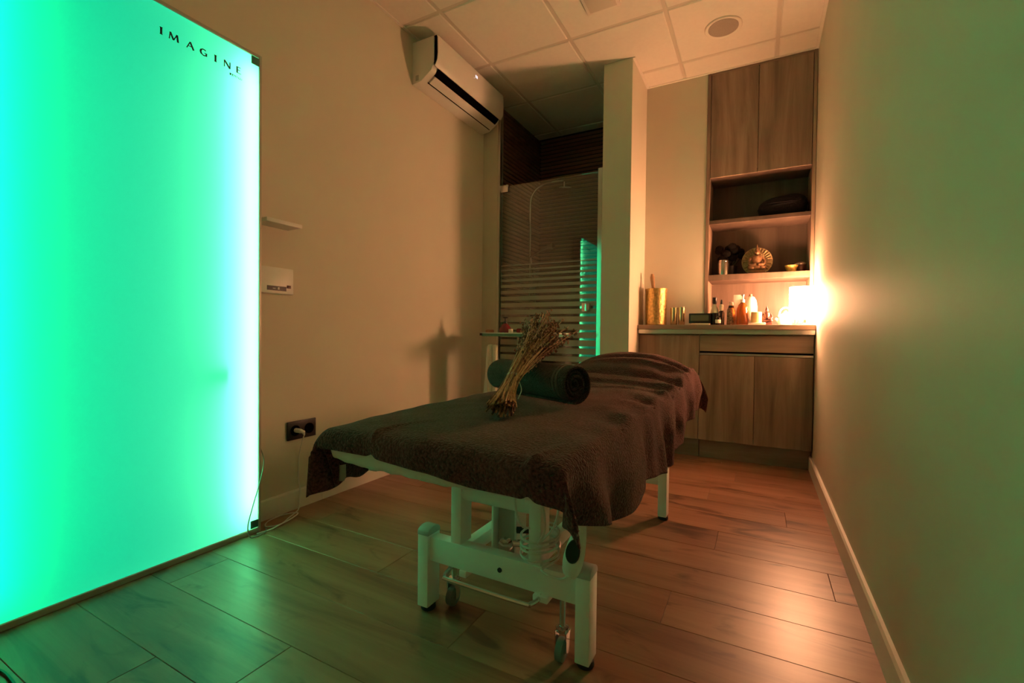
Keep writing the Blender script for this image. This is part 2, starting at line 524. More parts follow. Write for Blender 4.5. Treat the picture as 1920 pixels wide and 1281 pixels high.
for a, b in zip(xe[:-1], xe[1:]):
    for c, d in zip(ye[:-1], ye[1:]):
        i = BW - 0.001
        x0, x1, y0, y1, q = a + i, b - i, c + i, d - i, 0.006
        m = MB()
        m.add([(x0, y0, ZC + 0.019), (x1, y0, ZC + 0.019), (x1, y1, ZC + 0.019), (x0, y1, ZC + 0.019),
               (x0, y0, ZC), (x1, y0, ZC), (x1, y1, ZC), (x0, y1, ZC),
               (x0 + q, y0 + q, ZC - 0.005), (x1 - q, y0 + q, ZC - 0.005), (x1 - q, y1 - q, ZC - 0.005), (x0 + q, y1 - q, ZC - 0.005)],
              [(0, 1, 5, 4), (1, 2, 6, 5), (2, 3, 7, 6), (3, 0, 4, 7), (4, 5, 9, 8), (5, 6, 10, 9), (6, 7, 11, 10), (7, 4, 8, 11), (8, 9, 10, 11)])
        m.build('ceiling_tile', CEIL, ce, origin=(0, 0, 0))
tr = 0
for bx in ((XR - 0.018, XR, YF, YB, ZC - 0.012, ZC), (PX1, XR - 0.018, YB - 0.016, YB, ZC - 0.010, ZC), (PX1, PX1 + 0.016, YP, YB - 0.016, ZC - 0.012, ZC), (XL, XL + 0.016, YF, YP, ZC - 0.012, ZC)):
    tr += 1
    struct(box(*bx).build('trim_%d' % tr, CEIL), ['ceiling edge angle along the right wall', 'ceiling edge angle above the tall cabinet', 'ceiling edge angle along the pillar', 'ceiling edge angle along the left wall'][tr - 1], 'trim')

# skirting boards
def skirt(name, poly, axis, a, b, lab):
    struct(MB().prism(poly, axis, a, b).build(name, SKIRT), lab, 'baseboard')
skirt('baseboard_left', [(XL, 0), (XL + 0.014, 0), (XL + 0.014, 0.088), (XL + 0.010, 0.095), (XL, 0.095)], 'y', YF, 1.64, 'white skirting board behind the light panel')
struct(MB().prism([(XL, 0), (XL + 0.014, 0), (XL + 0.014, 0.088), (XL + 0.010, 0.095), (XL, 0.095)], 'y', 1.642, YP).build('baseboard_wall', SKIRT), 'white skirting board behind the massage table', 'baseboard')
skirt('baseboard_right', [(XR, 0), (XR, 0.095), (XR - 0.010, 0.095), (XR - 0.016, 0.088), (XR - 0.016, 0)], 'y', YF, 3.60, 'white skirting board along the right wall')

# ------------------------------------------------------------------ light panel
def light_panel():
    y0, y1, zt = 0.405, 1.246, 2.066
    t = thing('light_panel', 'tall backlit green frosted glass panel lettered IMAGINE standing against the wall', 'light panel', (-1.96, 0.83, 0))
    f = 0.012
    xb, xf = -2.004, -1.914
    box(xb, xf, y1 - f, y1, 0, zt).build('frame_side', FRAMEM, t, bevel=0.002, seg=1)
    box(xb, xf, y0, y0 + f, 0, zt).build('frame_side', FRAMEM, t, bevel=0.002, seg=1)
    box(xb, xf, y0 + f, y1 - f, zt - 0.014, zt).build('frame_rail', FRAMEM, t, bevel=0.002, seg=1)
    box(xb, xf, y0 + f, y1 - f, 0, 0.022).build('frame_rail', FRAMEM, t, bevel=0.002, seg=1)
    box(xb, xb + 0.006, y0 + f, y1 - f, 0.022, zt - 0.014).build('back_plate', DKPLATE, t)
    m = MB()
    m.add([(-1.920, y0 + f, 0.022), (-1.920, y1 - f, 0.022), (-1.920, y1 - f, zt - 0.014), (-1.920, y0 + f, zt - 0.014)], [(0, 1, 2, 3)])
    m.build('pane', PANE, t)
    box(-1.997, -1.985, y1 - f - 0.014, y1 - f - 0.004, 0.06, zt - 0.06).build('led_strip', STRIPR, t)
    box(-1.997, -1.985, y0 + f + 0.004, y0 + f + 0.014, 0.06, zt - 0.06).build('led_strip', STRIPL, t)
    for yy, zz in ((y1 - f - 0.034, 0.024), (y1 - f - 0.034, zt - 0.05), (y0 + f, 0.024), (y0 + f, zt - 0.05)):
        box(-1.9195, -1.914, yy, yy + 0.034, zz, zz + 0.034).build('corner_clip', INKCLIP, t, bevel=0.003)
    MB().box(-1.962, -1.936, 1.085, 1.135, 0.665, 0.72).build('latch_block', BLACK, t, bevel=0.004)
    # lettering
    def L(strokes, name='letter', z0=1.946, y=0.0, s=0.026):
        m = MB()
        for (p, q, wd) in strokes:
            a, b = Vector((p[0], p[1])), Vector((q[0], q[1]))
            d = (b - a).normalized(); nn = Vector((-d.y, d.x)) * wd / 2
            m.prism([(y + s * c.x, z0 + s * c.y) for c in (a - nn, b - nn, b + nn, a + nn)], 'x', -1.9195, -1.9180)
        return m.build(name, INK, t)
    T, N_ = 0.24, 0.13
    I = [((0.2, 0), (0.2, 1), 0.26), ((0.02, 0.03), (0.38, 0.03), 0.07), ((0.02, 0.97), (0.38, 0.97), 0.07)]
    M_ = [((0.08, 0), (0.2, 1), N_), ((0.2, 1), (0.62, 0.05), T), ((0.62, 0.05), (1.06, 1), N_), ((1.06, 1), (1.18, 0), T)]
    A_ = [((0.05, 0), (0.5, 1), N_), ((0.5, 1), (0.97, 0), T), ((0.25, 0.36), (0.75, 0.36), 0.09)]
    G = []
    cx, cy, R = 0.52, 0.5, 0.45
    angs = [50, 80, 110, 140, 170, 200, 230, 260, 290, 315]
    for a, b in zip(angs[:-1], angs[1:]):
        wd = 0.24 if 130 < (a + b) / 2 < 240 else 0.14
        G.append(((cx + R * math.cos(math.radians(a)), cy + R * math.sin(math.radians(a))), (cx + R * math.cos(math.radians(b)), cy + R * math.sin(math.radians(b))), wd))
    G += [((0.88, 0.06), (0.88, 0.48), 0.2), ((0.62, 0.46), (1.0, 0.46), 0.08)]
    N2 = [((0.1, 0), (0.1, 1), N_), ((0.1, 1), (0.95, 0.02), T), ((0.95, 0), (0.95, 1), N_)]
    E_ = [((0.15, 0), (0.15, 1), 0.22), ((0.1, 0.96), (0.72, 0.96), 0.09), ((0.1, 0.52), (0.62, 0.52), 0.09), ((0.1, 0.04), (0.76, 0.04), 0.09)]
    for st, yy in ((I, 0.862), (M_, 0.891), (A_, 0.950), (G, 0.998), (I, 1.050), (N2, 1.087), (E_, 1.137)):
        L(st, y=yy)
    small = [((0, 0), (0, 1), 0.18), ((0, 0.5), (0.5, 0.5), 0.8), ((0.8, 1), (1.1, 0.3), 0.18), ((1.4, 1), (0.9, -0.2), 0.18)]
    L(small, 'small_print', 1.923, 1.112, 0.009)
    L([((i * 0.8, 0), (i * 0.8, 1), 0.16) for i in range(6)] + [((0.0, 0.9), (1.6, 0.9), 0.12), ((2.4, 0.1), (4.0, 0.1), 0.12)], 'small_print', 1.923, 1.128, 0.008)
    return t
DKPLATE = pm('dark_back_plate', (0.16, 0.17, 0.16), 0.7)
INKCLIP = pm('green_grey_clip', (0.05, 0.22, 0.15), 0.5)
light_panel()

# wall shelf and controller box half hidden by the panel
o = box(XL, -1.915, 1.27, 1.448, 1.366, 1.384).build('wall_shelf', WHITE, bevel=0.002)
tag(o, 'small white shelf on the wall beside the green panel', 'shelf')
t = thing('control_box', 'white wall control box with black display strip beside the green panel', 'control box', (XL, 1.36, 1.05))
box(XL, XL + 0.035, 1.262, 1.454, 1.055, 1.177).build('housing', WHITE, t, bevel=0.004)
xx = XL + 0.0352
dsp = box(xx, xx + 0.002, 1.318, 1.414, 1.069, 1.090).build('display', BLACK, t)
box(xx + 0.002, xx + 0.003, 1.370, 1.378, 1.074, 1.086).build('indicator', pm('pale_indicator', (0.7, 0.75, 0.7), 0.4), dsp)
box(xx + 0.002, xx + 0.003, 1.345, 1.358, 1.077, 1.080).build('indicator', MATS['pale_indicator'], dsp)
box(xx, xx + 0.003, 1.418, 1.438, 1.084, 1.098).build('button', DKBRZ, t, bevel=0.001)

# socket with plug
t = thing('wall_socket', 'black double power socket low on the left wall', 'socket', (XL, 1.524, 0.345))
box(XL, XL + 0.010, 1.443, 1.604, 0.345, 0.436).build('plate', BLACK, t, bevel=0.002)
for yc in (1.484, 1.563):
    MB().lathe([(0.026, 0.0), (0.026, 0.004), (0.022, 0.004), (0.021, 0.001)], (XL + 0.010, yc, 0.39), 20, 'x').build('outlet', DARKGAP, t, smooth=True)
t = thing('power_cord', 'thin white cord plugged into the black socket and coiled on the floor', 'cord', (-1.96, 1.35, 0))
MB().tube([(XL + 0.012, 1.484, 0.392), (XL + 0.045, 1.487, 0.391), (XL + 0.055, 1.497, 0.385), (XL + 0.052, 1.503, 0.37)], [0.011, 0.011, 0.009, 0.004], 10).build('plug', CABLE, t, smooth=True)
def smoothpath(pts, n=8):
    P = [Vector(p) for p in pts]
    out = []
    for i in range(len(P) - 1):
        p0, p1, p2, p3 = P[max(0, i - 1)], P[i], P[i + 1], P[min(len(P) - 1, i + 2)]
        for k in range(n):
            u = k / n
            out.append(0.5 * ((2 * p1) + (p2 - p0) * u + (2 * p0 - 5 * p1 + 4 * p2 - p3) * u * u + (3 * p1 - p0 - 3 * p2 + p3) * u ** 3))
    out.append(P[-1])
    return out
MB().tube(smoothpath([(XL + 0.052, 1.503, 0.37), (XL + 0.03, 1.507, 0.33), (XL + 0.006, 1.508, 0.25), (XL + 0.005, 1.507, 0.14), (XL + 0.02, 1.504, 0.10), (XL + 0.02, 1.50, 0.05),
     (XL + 0.03, 1.49, 0.006), (XL + 0.06, 1.45, 0.004), (-1.935, 1.40, 0.004), (-1.90, 1.33, 0.004), (-1.93, 1.28, 0.004), (-1.975, 1.32, 0.005),
     (-1.985, 1.40, 0.005), (-1.945, 1.45, 0.006), (-1.91, 1.40, 0.007), (-1.89, 1.32, 0.006), (-1.885, 1.27, 0.004), (-1.895, 1.215, 0.004)]), 0.003, 6).build('cable', CABLE, t, smooth=True)
t2 = MB().tube(smoothpath([(-1.98, 1.262, 0.39), (-1.94, 1.262, 0.35), (-1.905, 1.252, 0.30), (-1.898, 1.225, 0.21), (-1.897, 1.195, 0.12), (-1.895, 1.175, 0.05), (-1.885, 1.178, 0.006), (-1.875, 1.20, 0.004), (-1.885, 1.25, 0.004), (-1.93, 1.275, 0.004)]), 0.0026, 6).build('loop_cable', CABLED, origin=(-1.9, 1.22, 0), smooth=True)
tag(t2, 'thin grey cable looping in front of the green panel corner', 'cable')
t2 = MB().tube(smoothpath([(-1.90, 0.31, 0.004), (-1.80, 0.375, 0.004), (-1.70, 0.403, 0.004), (-1.62, 0.406, 0.004), (-1.50, 0.395, 0.004), (-1.40, 0.36, 0.004)]), 0.004, 6).build('floor_cable', BLACK, origin=(-1.8, 0.42, 0), smooth=True)
tag(t2, 'black cable on the floor at the lower left corner', 'cable')

# ------------------------------------------------------------------ air conditioner
def air_conditioner():
    y0, y1 = 2.338, 3.185
    t = thing('air_conditioner', 'white split air conditioner unit high on the left wall', 'air conditioner', (XL, 2.76, 2.49))
    prof = [(XL, 2.765), (-1.852, 2.765), (-1.844, 2.757), (-1.844, 2.60), (-1.864, 2.553), (-1.945, 2.502), (XL, 2.492)]
    MB().prism(prof, 'y', y0, y1).build('body', WHITE, t, bevel=0.006)
    MB().prism([(-1.832, 2.770), (-1.822, 2.768), (-1.814, 2.755), (-1.812, 2.66), (-1.817, 2.605), (-1.838, 2.571), (-1.843, 2.577), (-1.824, 2.608), (-1.820, 2.66), (-1.822, 2.75)], 'y', y0 + 0.004, y1 - 0.004).build('front_panel', WHITE, t, bevel=0.004)
    MB().prism([(-1.846, 2.764), (-1.822, 2.764), (-1.822, 2.62), (-1.840, 2.580), (-1.846, 2.60)], 'y', y0 + 0.006, y1 - 0.006).build('panel_gap', DARKGAP, t)
    # outlet slot on the sloping underside
    MB().prism([(-1.846, 2.577), (-1.866, 2.555), (-1.882, 2.543), (-1.876, 2.537), (-1.860, 2.549), (-1.840, 2.570)], 'y', y0 + 0.05, y1 - 0.03).build('outlet_slot', DARKGAP, t)
    MB().prism([(-1.880, 2.541), (-1.925, 2.512), (-1.920, 2.504), (-1.872, 2.533)], 'y', y0 + 0.055, y1 - 0.035).build('louvre', WHITE, t, bevel=0.002)
    MB().prism([(-1.9265, 2.5115), (-1.931, 2.5085), (-1.927, 2.503), (-1.922, 2.506)], 'y', y0 + 0.05, y1 - 0.03).build('louvre_gap', DARKGAP, t)
    for k in range(2):
        box(-1.8155, -1.8125, 2.775 + 0.016 * k, 2.784 + 0.016 * k, 2.705, 2.724).build('display_digit', LEDDIG, t)
    box(-1.8155, -1.8125, 2.755, 2.760, 2.690, 2.696).build('display_digit', LEDDIG, t)
    box(-1.99, -1.965, y0 - 0.002, y0 + 0.001, 2.51, 2.545).build('side_clip', GREYCAP, t, bevel=0.0008, seg=1)
air_conditioner()

# ------------------------------------------------------------------ ceiling fittings
t = thing('ceiling_speaker', 'round grey ceiling speaker with white rim above the worktop', 'speaker', (-0.232, 3.168, ZC - 0.005))
MB().lathe([(0.088, -0.004), (0.104, -0.010), (0.108, -0.006), (0.108, 0.0), (0.088, 0.0)], (-0.232, 3.168, ZC - 0.005), 40).build('rim', CEIL, t, smooth=True)
MB().lathe([(0.001, -0.011), (0.05, -0.010), (0.087, -0.006), (0.087, -0.001)], (-0.232, 3.168, ZC - 0.005), 40).build('grille', GRILL, t, smooth=True)
t = thing('ceiling_detector', 'square white box fitting on the ceiling tile at the top edge', 'detector', (-0.835, 2.53, ZC - 0.005))
box(-0.935, -0.735, 2.40, 2.655, ZC - 0.030, ZC - 0.005).build('housing', CEIL, t, bevel=0.006)
box(-0.915, -0.755, 2.42, 2.635, ZC - 0.033, ZC - 0.030).build('cover_plate', TBAR, t, bevel=0.002)

# ------------------------------------------------------------------ shower door, fixtures
def shower():
    t = thing('shower_door', 'hinged glass shower door with frosted horizontal bands', 'shower door', (-1.46, 3.245, 0.03))
    yg = 3.250
    GX0_, GX1_ = -1.862, -1.052
    box(GX0_, GX1_, yg, yg + 0.008, 0.04, 2.070).build('glass_pane', GLASS, t)
    z = 1.435
    i = 0
    while z > 0.12:
        c = (z - 0.12) / 1.3
        prof = math.sin(math.pi * min(1.0, max(0.0, (1.435 - z) / 1.15)))
        bh = 0.010 + 0.033 * prof
        gh = 0.026 - 0.008 * prof
        box(GX0_ + 0.001, GX1_ - 0.001, yg - 0.0012, yg - 0.0004, z - bh, z).build('frosted_band', FROST, t)
        z -= bh + gh
    for zz in (2.02, 0.25):
        h = box(-1.895, -1.795, yg - 0.014, yg + 0.022, zz, zz + 0.058).build('hinge', CHROME, t, bevel=0.003)
    k = MB().box(-1.152, -1.092, yg - 0.045, yg - 0.002, 1.048, 1.112).build('door_knob', CHROME, t, bevel=0.006)
    box(-1.142, -1.102, yg + 0.010, yg + 0.04, 1.058, 1.102).build('inner_knob', CHROME, t, bevel=0.006)
    box(-1.046, PX0 - 0.0005, YP + 0.004, YP + 0.05, 0.03, 2.085).build('frame_upright', CHROME, t, bevel=0.0015, seg=1)
    box(-1.886, -1.866, YP + 0.004, YP + 0.05, 0.03, ZC - 0.006).build('frame_upright', ALU, t, bevel=0.0015, seg=1)
    # column set on the side wall
    X = SXL + 0.055
    Y = 3.86
    t = thing('shower_set', 'chrome shower riser with rain head and hand shower inside the glass', 'shower', (X, Y, 1.3))
    MB().tube(smoothpath([(X, Y, 1.40), (X, Y, 1.8), (X, Y, 2.10), (X + 0.03, Y, 2.19), (X + 0.10, Y, 2.245), (X + 0.20, Y, 2.262), (X + 0.30, Y, 2.262), (X + 0.33, Y, 2.255)]), 0.011, 10).build('riser_pipe', CHROME, t, smooth=True)
    hx = X + 0.335
    hd = MB().lathe([(0.008, 0.075), (0.008, 0.02), (0.028, 0.012), (0.092, 0.004), (0.095, -0.004), (0.09, -0.008)], (hx, Y, 2.175), 28).build('rain_head', CHROME, t, smooth=True)
    MB().tube([(SXL + 0.002, Y, 1.95), (X, Y, 1.95)], 0.009, 8).build('wall_bracket', CHROME, t, smooth=True)
    MB().tube([(SXL + 0.002, Y - 0.09, 1.395), (X, Y - 0.09, 1.395)], 0.014, 10).build('inlet', CHROME, t, smooth=True)
    mx = MB().tube([(X, Y - 0.16, 1.395), (X, Y + 0.13, 1.395)], 0.023, 14).build('mixer_bar', CHROME, t, smooth=True)
    MB().tube([(X, Y - 0.22, 1.395), (X, Y - 0.165, 1.395)], 0.026, 14).build('mixer_knob', CHROME, mx, smooth=True)
    MB().tube([(X, Y + 0.135, 1.395), (X, Y + 0.19, 1.395)], 0.026, 14).build('mixer_knob', CHROME, mx, smooth=True)
    hh = MB().tube([(X + 0.02, Y - 0.02, 1.60), (X + 0.12, Y - 0.03, 1.645), (X + 0.20, Y - 0.03, 1.672), (X + 0.25, Y - 0.03, 1.675)], [0.011, 0.013, 0.02, 0.034], 12).build('hand_shower', CHROME, t, smooth=True)
    MB().ball((X, Y, 1.605), (0.022, 0.02, 0.022)).build('slider_clamp', CHROME, t, smooth=True)
    MB().tube(smoothpath([(X + 0.02, Y - 0.02, 1.59), (X + 0.06, Y - 0.05, 1.40), (X + 0.09, Y - 0.06, 1.1), (X + 0.07, Y - 0.05, 0.80), (X + 0.03, Y - 0.02, 0.72), (X, Y, 0.9), (X, Y, 1.37)]), 0.006, 6).build('hose', CHROME, t, smooth=True)
    t = thing('soap_caddy', 'small wire soap caddy hanging on the shower riser', 'caddy', (X + 0.02, Y, 1.30))
    for zz in (1.29, 1.345):
        MB().tube([(X - 0.045, Y - 0.07, zz), (X + 0.10, Y - 0.07, zz), (X + 0.10, Y + 0.06, zz), (X - 0.045, Y + 0.06, zz), (X - 0.045, Y - 0.07, zz)], 0.004, 6).build('rail', STEEL, t)
    for k in range(5):
        MB().tube([(X - 0.03 + 0.03 * k, Y - 0.07, 1.345), (X - 0.03 + 0.03 * k, Y - 0.07, 1.29), (X - 0.03 + 0.03 * k, Y + 0.06, 1.29)], 0.003, 5).build('wire', STEEL, t)
shower()

# ------------------------------------------------------------------ cabinets
def handle_gap(): pass
def cabinets():
    yf = 3.52
    t = thing('base_cabinet', 'grey brown wood base cabinet with one plain door beside the pillar', 'cabinet', (-0.59, 3.6, 0))
    box(PX1 + 0.004, -0.379, yf + 0.02, YB - 0.002, 0.135, 0.892).build('body', CABW, t)
    box(PX1 + 0.004, -0.379, yf, yf + 0.019, 0.14, 0.884).build('door', CABW, t, bevel=0.0015, seg=1)
    box(PX1 + 0.004, -0.379, yf + 0.075, YB - 0.002, 0.0, 0.135).build('plinth', CABH, t)
    t = thing('base_cabinet', 'grey brown wood base cabinet with wide drawer over two doors', 'cabinet', (-0.03, 3.7, 0))
    box(-0.375, 0.311, yf + 0.02, YN - 0.005, 0.135, 0.892).build('body', CABW, t)
    d = box(-0.375, 0.308, yf, yf + 0.019, 0.772, 0.884).build('drawer', CABH, t, bevel=0.0015, seg=1)
    box(-0.375, 0.308, yf - 0.003, yf + 0.019, 0.746, 0.760).build('grip_rail', ALU, t, bevel=0.001, seg=1)
    box(-0.375, 0.308, yf + 0.010, yf + 0.0195, 0.7605, 0.7715).build('grip_gap', DARKGAP, t)
    box(-0.375, -0.0285, yf, yf + 0.019, 0.14, 0.744).build('door', CABW, t, bevel=0.0015, seg=1)
    box(-0.0255, 0.308, yf, yf + 0.019, 0.14, 0.744).build('door', CABW, t, bevel=0.0015, seg=1)
    box(-0.375, 0.311, yf + 0.075, YN - 0.005, 0.0, 0.135).build('plinth', CABH, t)
    t = thing('worktop', 'dark wood worktop with aluminium front strip over the base cabinets', 'worktop', (-0.25, 3.6, 0.895))
    m = MB().box(PX1 + 0.003, 0.313, 3.465, YB - 0.001, 0.926, 0.958).box(-0.362, 0.313, YB - 0.001, YN - 0.002, 0.926, 0.958)
    m.build('slab', CABH, t, bevel=0.0015, seg=1)
    box(PX1 + 0.006, 0.312, 3.482, 3.60, 0.8935, 0.925).build('front_strip', ALU, t, bevel=0.001, seg=1)
    # tall wall unit
    t = thing('wall_cabinet', 'tall wood wall unit with two upper doors and open niches', 'cabinet', (-0.025, 3.8, 0.959))
    x0, x1, z0, z1 = -0.364, 0.312, 0.960, 2.803
    box(x0, -0.342, YB - 0.004, YN, z0, z1).build('side_panel', CABW, t)
    box(0.292, x1, YB - 0.004, YN, z0, z1).build('side_panel', CABW, t)
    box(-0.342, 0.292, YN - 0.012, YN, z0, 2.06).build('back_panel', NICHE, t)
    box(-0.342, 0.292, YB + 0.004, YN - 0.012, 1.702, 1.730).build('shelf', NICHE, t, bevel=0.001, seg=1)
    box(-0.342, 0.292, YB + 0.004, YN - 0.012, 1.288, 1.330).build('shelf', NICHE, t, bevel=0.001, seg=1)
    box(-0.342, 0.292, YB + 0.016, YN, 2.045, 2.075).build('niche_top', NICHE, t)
    box(-0.342, 0.292, YB + 0.0, YB + 0.016, 2.790, z1).build('top_rail', CABH, t)
    box(-0.339, -0.034, YB - 0.004, YB + 0.014, 2.040, 2.788).build('door', CABW, t, bevel=0.0015, seg=1)
    box(-0.031, 0.289, YB - 0.004, YB + 0.014, 2.040, 2.788).build('door', CABW, t, bevel=0.0015, seg=1)
cabinets()

ZW = 0.9585
# ------------------------------------------------------------------ table lamp
def lamp():
    cx, cy = 0.236, 3.545
    t = thing('table_lamp', 'glowing white table lamp with cylindrical shade at the worktop end', 'lamp', (cx, cy, ZW))
    MB().lathe([(0.066, 1.000), (0.069, 1.000), (0.069, 1.206), (0.066, 1.206)], (cx, cy, 0), 36)
    m = MB()
    n = 36
    vs, fs = [], []
    for r, z in ((0.068, 0.998), (0.068, 1.206), (0.066, 1.206), (0.066, 0.998)):
        for k in range(n):
            a = 2 * math.pi * k / n
            vs.append((cx + r * math.cos(a), cy + r * math.sin(a), z))
    for i in range(4):
        for k in range(n):
            a, b = i * n + k, i * n + (k + 1) % n
            c, d = ((i + 1) % 4) * n + (k + 1) % n, ((i + 1) % 4) * n + k
            fs.append((a, b, c, d))
    m.add(vs, fs)
    m.build('lamp_shade', SHADE, t, smooth=True)
    MB().lathe([(0.05, ZW), (0.052, ZW + 0.004), (0.05, ZW + 0.01), (0.012, ZW + 0.013), (0.011, 1.02)], (cx, cy, 0), 24).build('base', STEEL, t, smooth=True)
    for k in range(9):
        a = 2 * math.pi * k / 9
        MB().tube([(cx + 0.045 * math.cos(a), cy + 0.045 * math.sin(a), ZW + 0.008), (cx + 0.045 * math.cos(a), cy + 0.045 * math.sin(a), 1.0)], 0.005, 6).build('base_rod', OLIVEW, t, smooth=True)
    MB().lathe([(0.016, 1.02), (0.02, 1.05), (0.02, 1.08), (0.01, 1.11)], (cx, cy, 0), 14).build('bulb', CREAMC, t, smooth=True)
lamp()

# ------------------------------------------------------------------ things on the worktop
def lathe_thing(name, label, cat, c, parts, group=None):
    t = thing(name, label, cat, c, group)
    for pn, mat, prof in parts:
        MB().lathe([(r, c[2] + h) for r, h in prof], (c[0], c[1], 0), 24).build(pn, mat, t, smooth=True)
    return t
def worktop_things():
    y = 3.575
    # brass pot with pestle
    t = lathe_thing('brass_pot', 'tall hammered brass pot holding a wooden pestle at the worktop end', 'pot', (-0.693, y, ZW),
        [('body', BRASS, [(0.072, 0), (0.076, 0.004), (0.077, 0.10), (0.078, 0.255), (0.080, 0.262), (0.080, 0.272), (0.074, 0.272), (0.073, 0.26), (0.073, 0.012), (0.01, 0.010)])])
    p = MB().tube([(-0.675, y, ZW + 0.02), (-0.712, y - 0.01, ZW + 0.28), (-0.720, y - 0.012, ZW + 0.36), (-0.722, y - 0.012, ZW + 0.385)], [0.016, 0.013, 0.017, 0.010], 12).build('wooden_pestle', OLIVEW, origin=(-0.70, y, ZW + 0.012), smooth=True)
    tag(p, 'wooden pestle handle sticking out of the tall brass pot', 'pestle')
    for k, (x, h, lab) in enumerate(((-0.561, 0.128, 'small shiny brass tumbler nearest the tall brass pot'), (-0.507, 0.130, 'small shiny brass tumbler nearest the black clock'))):
        lathe_thing('brass_tumbler', lab, 'tumbler', (x, y - 0.01, ZW), [('cup', BRASSS, [(0.021, 0), (0.023, 0.004), (0.025, h), (0.0225, h), (0.021, 0.01), (0.004, 0.008)])], 'brass tumblers on the worktop')
    # clock
    t = thing('digital_clock', 'black rectangular digital clock with blank grey green display', 'clock', (-0.38, y - 0.03, ZW))
    box(-0.452, -0.306, y - 0.05, y - 0.01, ZW + 0.012, ZW + 0.083).build('housing', BLACK, t, bevel=0.004)
    box(-0.440, -0.320, y - 0.0515, y - 0.0498, ZW + 0.028, ZW + 0.070).build('display', LCD, t)
    box(-0.435, -0.318, y - 0.055, y - 0.005, ZW, ZW + 0.012).build('stand', PAPER, t, bevel=0.002)
    # bottles
    lathe_thing('oil_bottle', 'dark bottle with black cap and cream label next to the clock', 'bottle', (-0.286, y, ZW),
        [('glass_body', DKGLASS, [(0.026, 0), (0.028, 0.004), (0.028, 0.085), (0.012, 0.145), (0.010, 0.16)]), ('label_band', PAPER, [(0.0285, 0.086), (0.0285, 0.088), (0.022, 0.118), (0.0135, 0.148), (0.0125, 0.148)]), ('cap', BLACK, [(0.0145, 0.155), (0.0155, 0.158), (0.0155, 0.195), (0.013, 0.198)])])
    lathe_thing('dropper_bottle', 'small dark dropper bottle with cream neck between taller bottles', 'bottle', (-0.240, y - 0.02, ZW),
        [('glass_body', DKGLASS, [(0.018, 0), (0.020, 0.003), (0.020, 0.085), (0.012, 0.10)]), ('neck_label', PAPER, [(0.0125, 0.10), (0.014, 0.102), (0.014, 0.14), (0.009, 0.146)]), ('dropper_bulb', BLACK, [(0.008, 0.146), (0.008, 0.158), (0.005, 0.175), (0.003, 0.178)])])
    lathe_thing('squat_bottle', 'short dark bottle with pale label in front of the dropper bottle', 'bottle', (-0.258, y - 0.055, ZW),
        [('glass_body', DKGLASS, [(0.016, 0), (0.018, 0.003), (0.018, 0.05), (0.009, 0.062)]), ('cap', BLACK, [(0.010, 0.062), (0.011, 0.064), (0.011, 0.08), (0.009, 0.082)]), ('label_band', PAPER, [(0.0184, 0.012), (0.0184, 0.014), (0.0184, 0.036), (0.018, 0.037)])])
    lathe_thing('speckled_jar', 'brown speckled glass jar with pale stopper left of amber bottle', 'jar', (-0.179, y - 0.01, ZW),
        [('glass_body', PATTERN, [(0.025, 0), (0.027, 0.004), (0.027, 0.105), (0.016, 0.122)]), ('collar', BLACK, [(0.017, 0.116), (0.018, 0.118), (0.018, 0.134), (0.014, 0.136)]), ('stopper', CREAMC, [(0.012, 0.135), (0.014, 0.14), (0.013, 0.158), (0.008, 0.162)])])
    lathe_thing('pump_bottle', 'amber glass pump bottle with rounded shoulders', 'bottle', (-0.107, y - 0.03, ZW),
        [('glass_body', AMBER, [(0.034, 0), (0.037, 0.004), (0.037, 0.09), (0.034, 0.115), (0.026, 0.138), (0.014, 0.152), (0.012, 0.156)]), ('pump_collar', WHITE, [(0.013, 0.155), (0.014, 0.158), (0.013, 0.176), (0.008, 0.178)]), ('pump_stem', STEEL, [(0.005, 0.177), (0.005, 0.20), (0.012, 0.202), (0.012, 0.208), (0.006, 0.21)])])
    t = thing('lotion_carton', 'white upright carton behind the amber pump bottle', 'carton', (-0.135, y + 0.06, ZW))
    box(-0.168, -0.100, y + 0.045, y + 0.085, ZW, ZW + 0.215).build('box', CREAMC, t, bevel=0.002)
    box(-0.160, -0.108, y + 0.044, y + 0.0452, ZW + 0.10, ZW + 0.18).build('label_patch', PAPER, t)
    lathe_thing('lotion_bottle', 'large white rounded lotion bottle behind the yellow candle', 'bottle', (-0.06, y + 0.055, ZW),
        [('body', CREAMC, [(0.040, 0), (0.043, 0.005), (0.043, 0.13), (0.037, 0.172), (0.024, 0.196), (0.014, 0.202)]), ('cap', TERRA, [(0.010, 0.202), (0.011, 0.204), (0.010, 0.216), (0.006, 0.218)])])
    o = box(-0.070, 0.034, y - 0.075, y - 0.005, ZW, ZW + 0.016).build('stone_tray', CREAMC, origin=(-0.02, y - 0.04, ZW), bevel=0.003)
    tag(o, 'flat cream tray under the yellow candle', 'tray')
    t = lathe_thing('pillar_candle', 'short yellow pillar candle on the cream tray', 'candle', (-0.022, y - 0.04, ZW + 0.016),
        [('wax', CANDLE, [(0.031, 0), (0.033, 0.003), (0.033, 0.068), (0.029, 0.072), (0.01, 0.068)]), ('wick', BLACK, [(0.0015, 0.066), (0.0015, 0.08), (0.001, 0.081)])])
    seated_figure('buddha_statue', 'small dark seated statue with pointed headdress on a plinth', (0.040, y, ZW), 0.135, DKBRZ, DKBRZ)
    # white ceramic pot
    t = thing('ceramic_pot', 'round white ceramic pot with arched handle beside the lamp', 'pot', (0.156, y + 0.097, ZW))
    c = (0.156, y + 0.097)
    MB().lathe([(0.030, ZW), (0.044, ZW + 0.006), (0.050, ZW + 0.028), (0.046, ZW + 0.055), (0.030, ZW + 0.078), (0.012, ZW + 0.088), (0.011, ZW + 0.094), (0.004, ZW + 0.10)], (c[0], c[1], 0), 28).build('body', CREAMC, t, smooth=True)
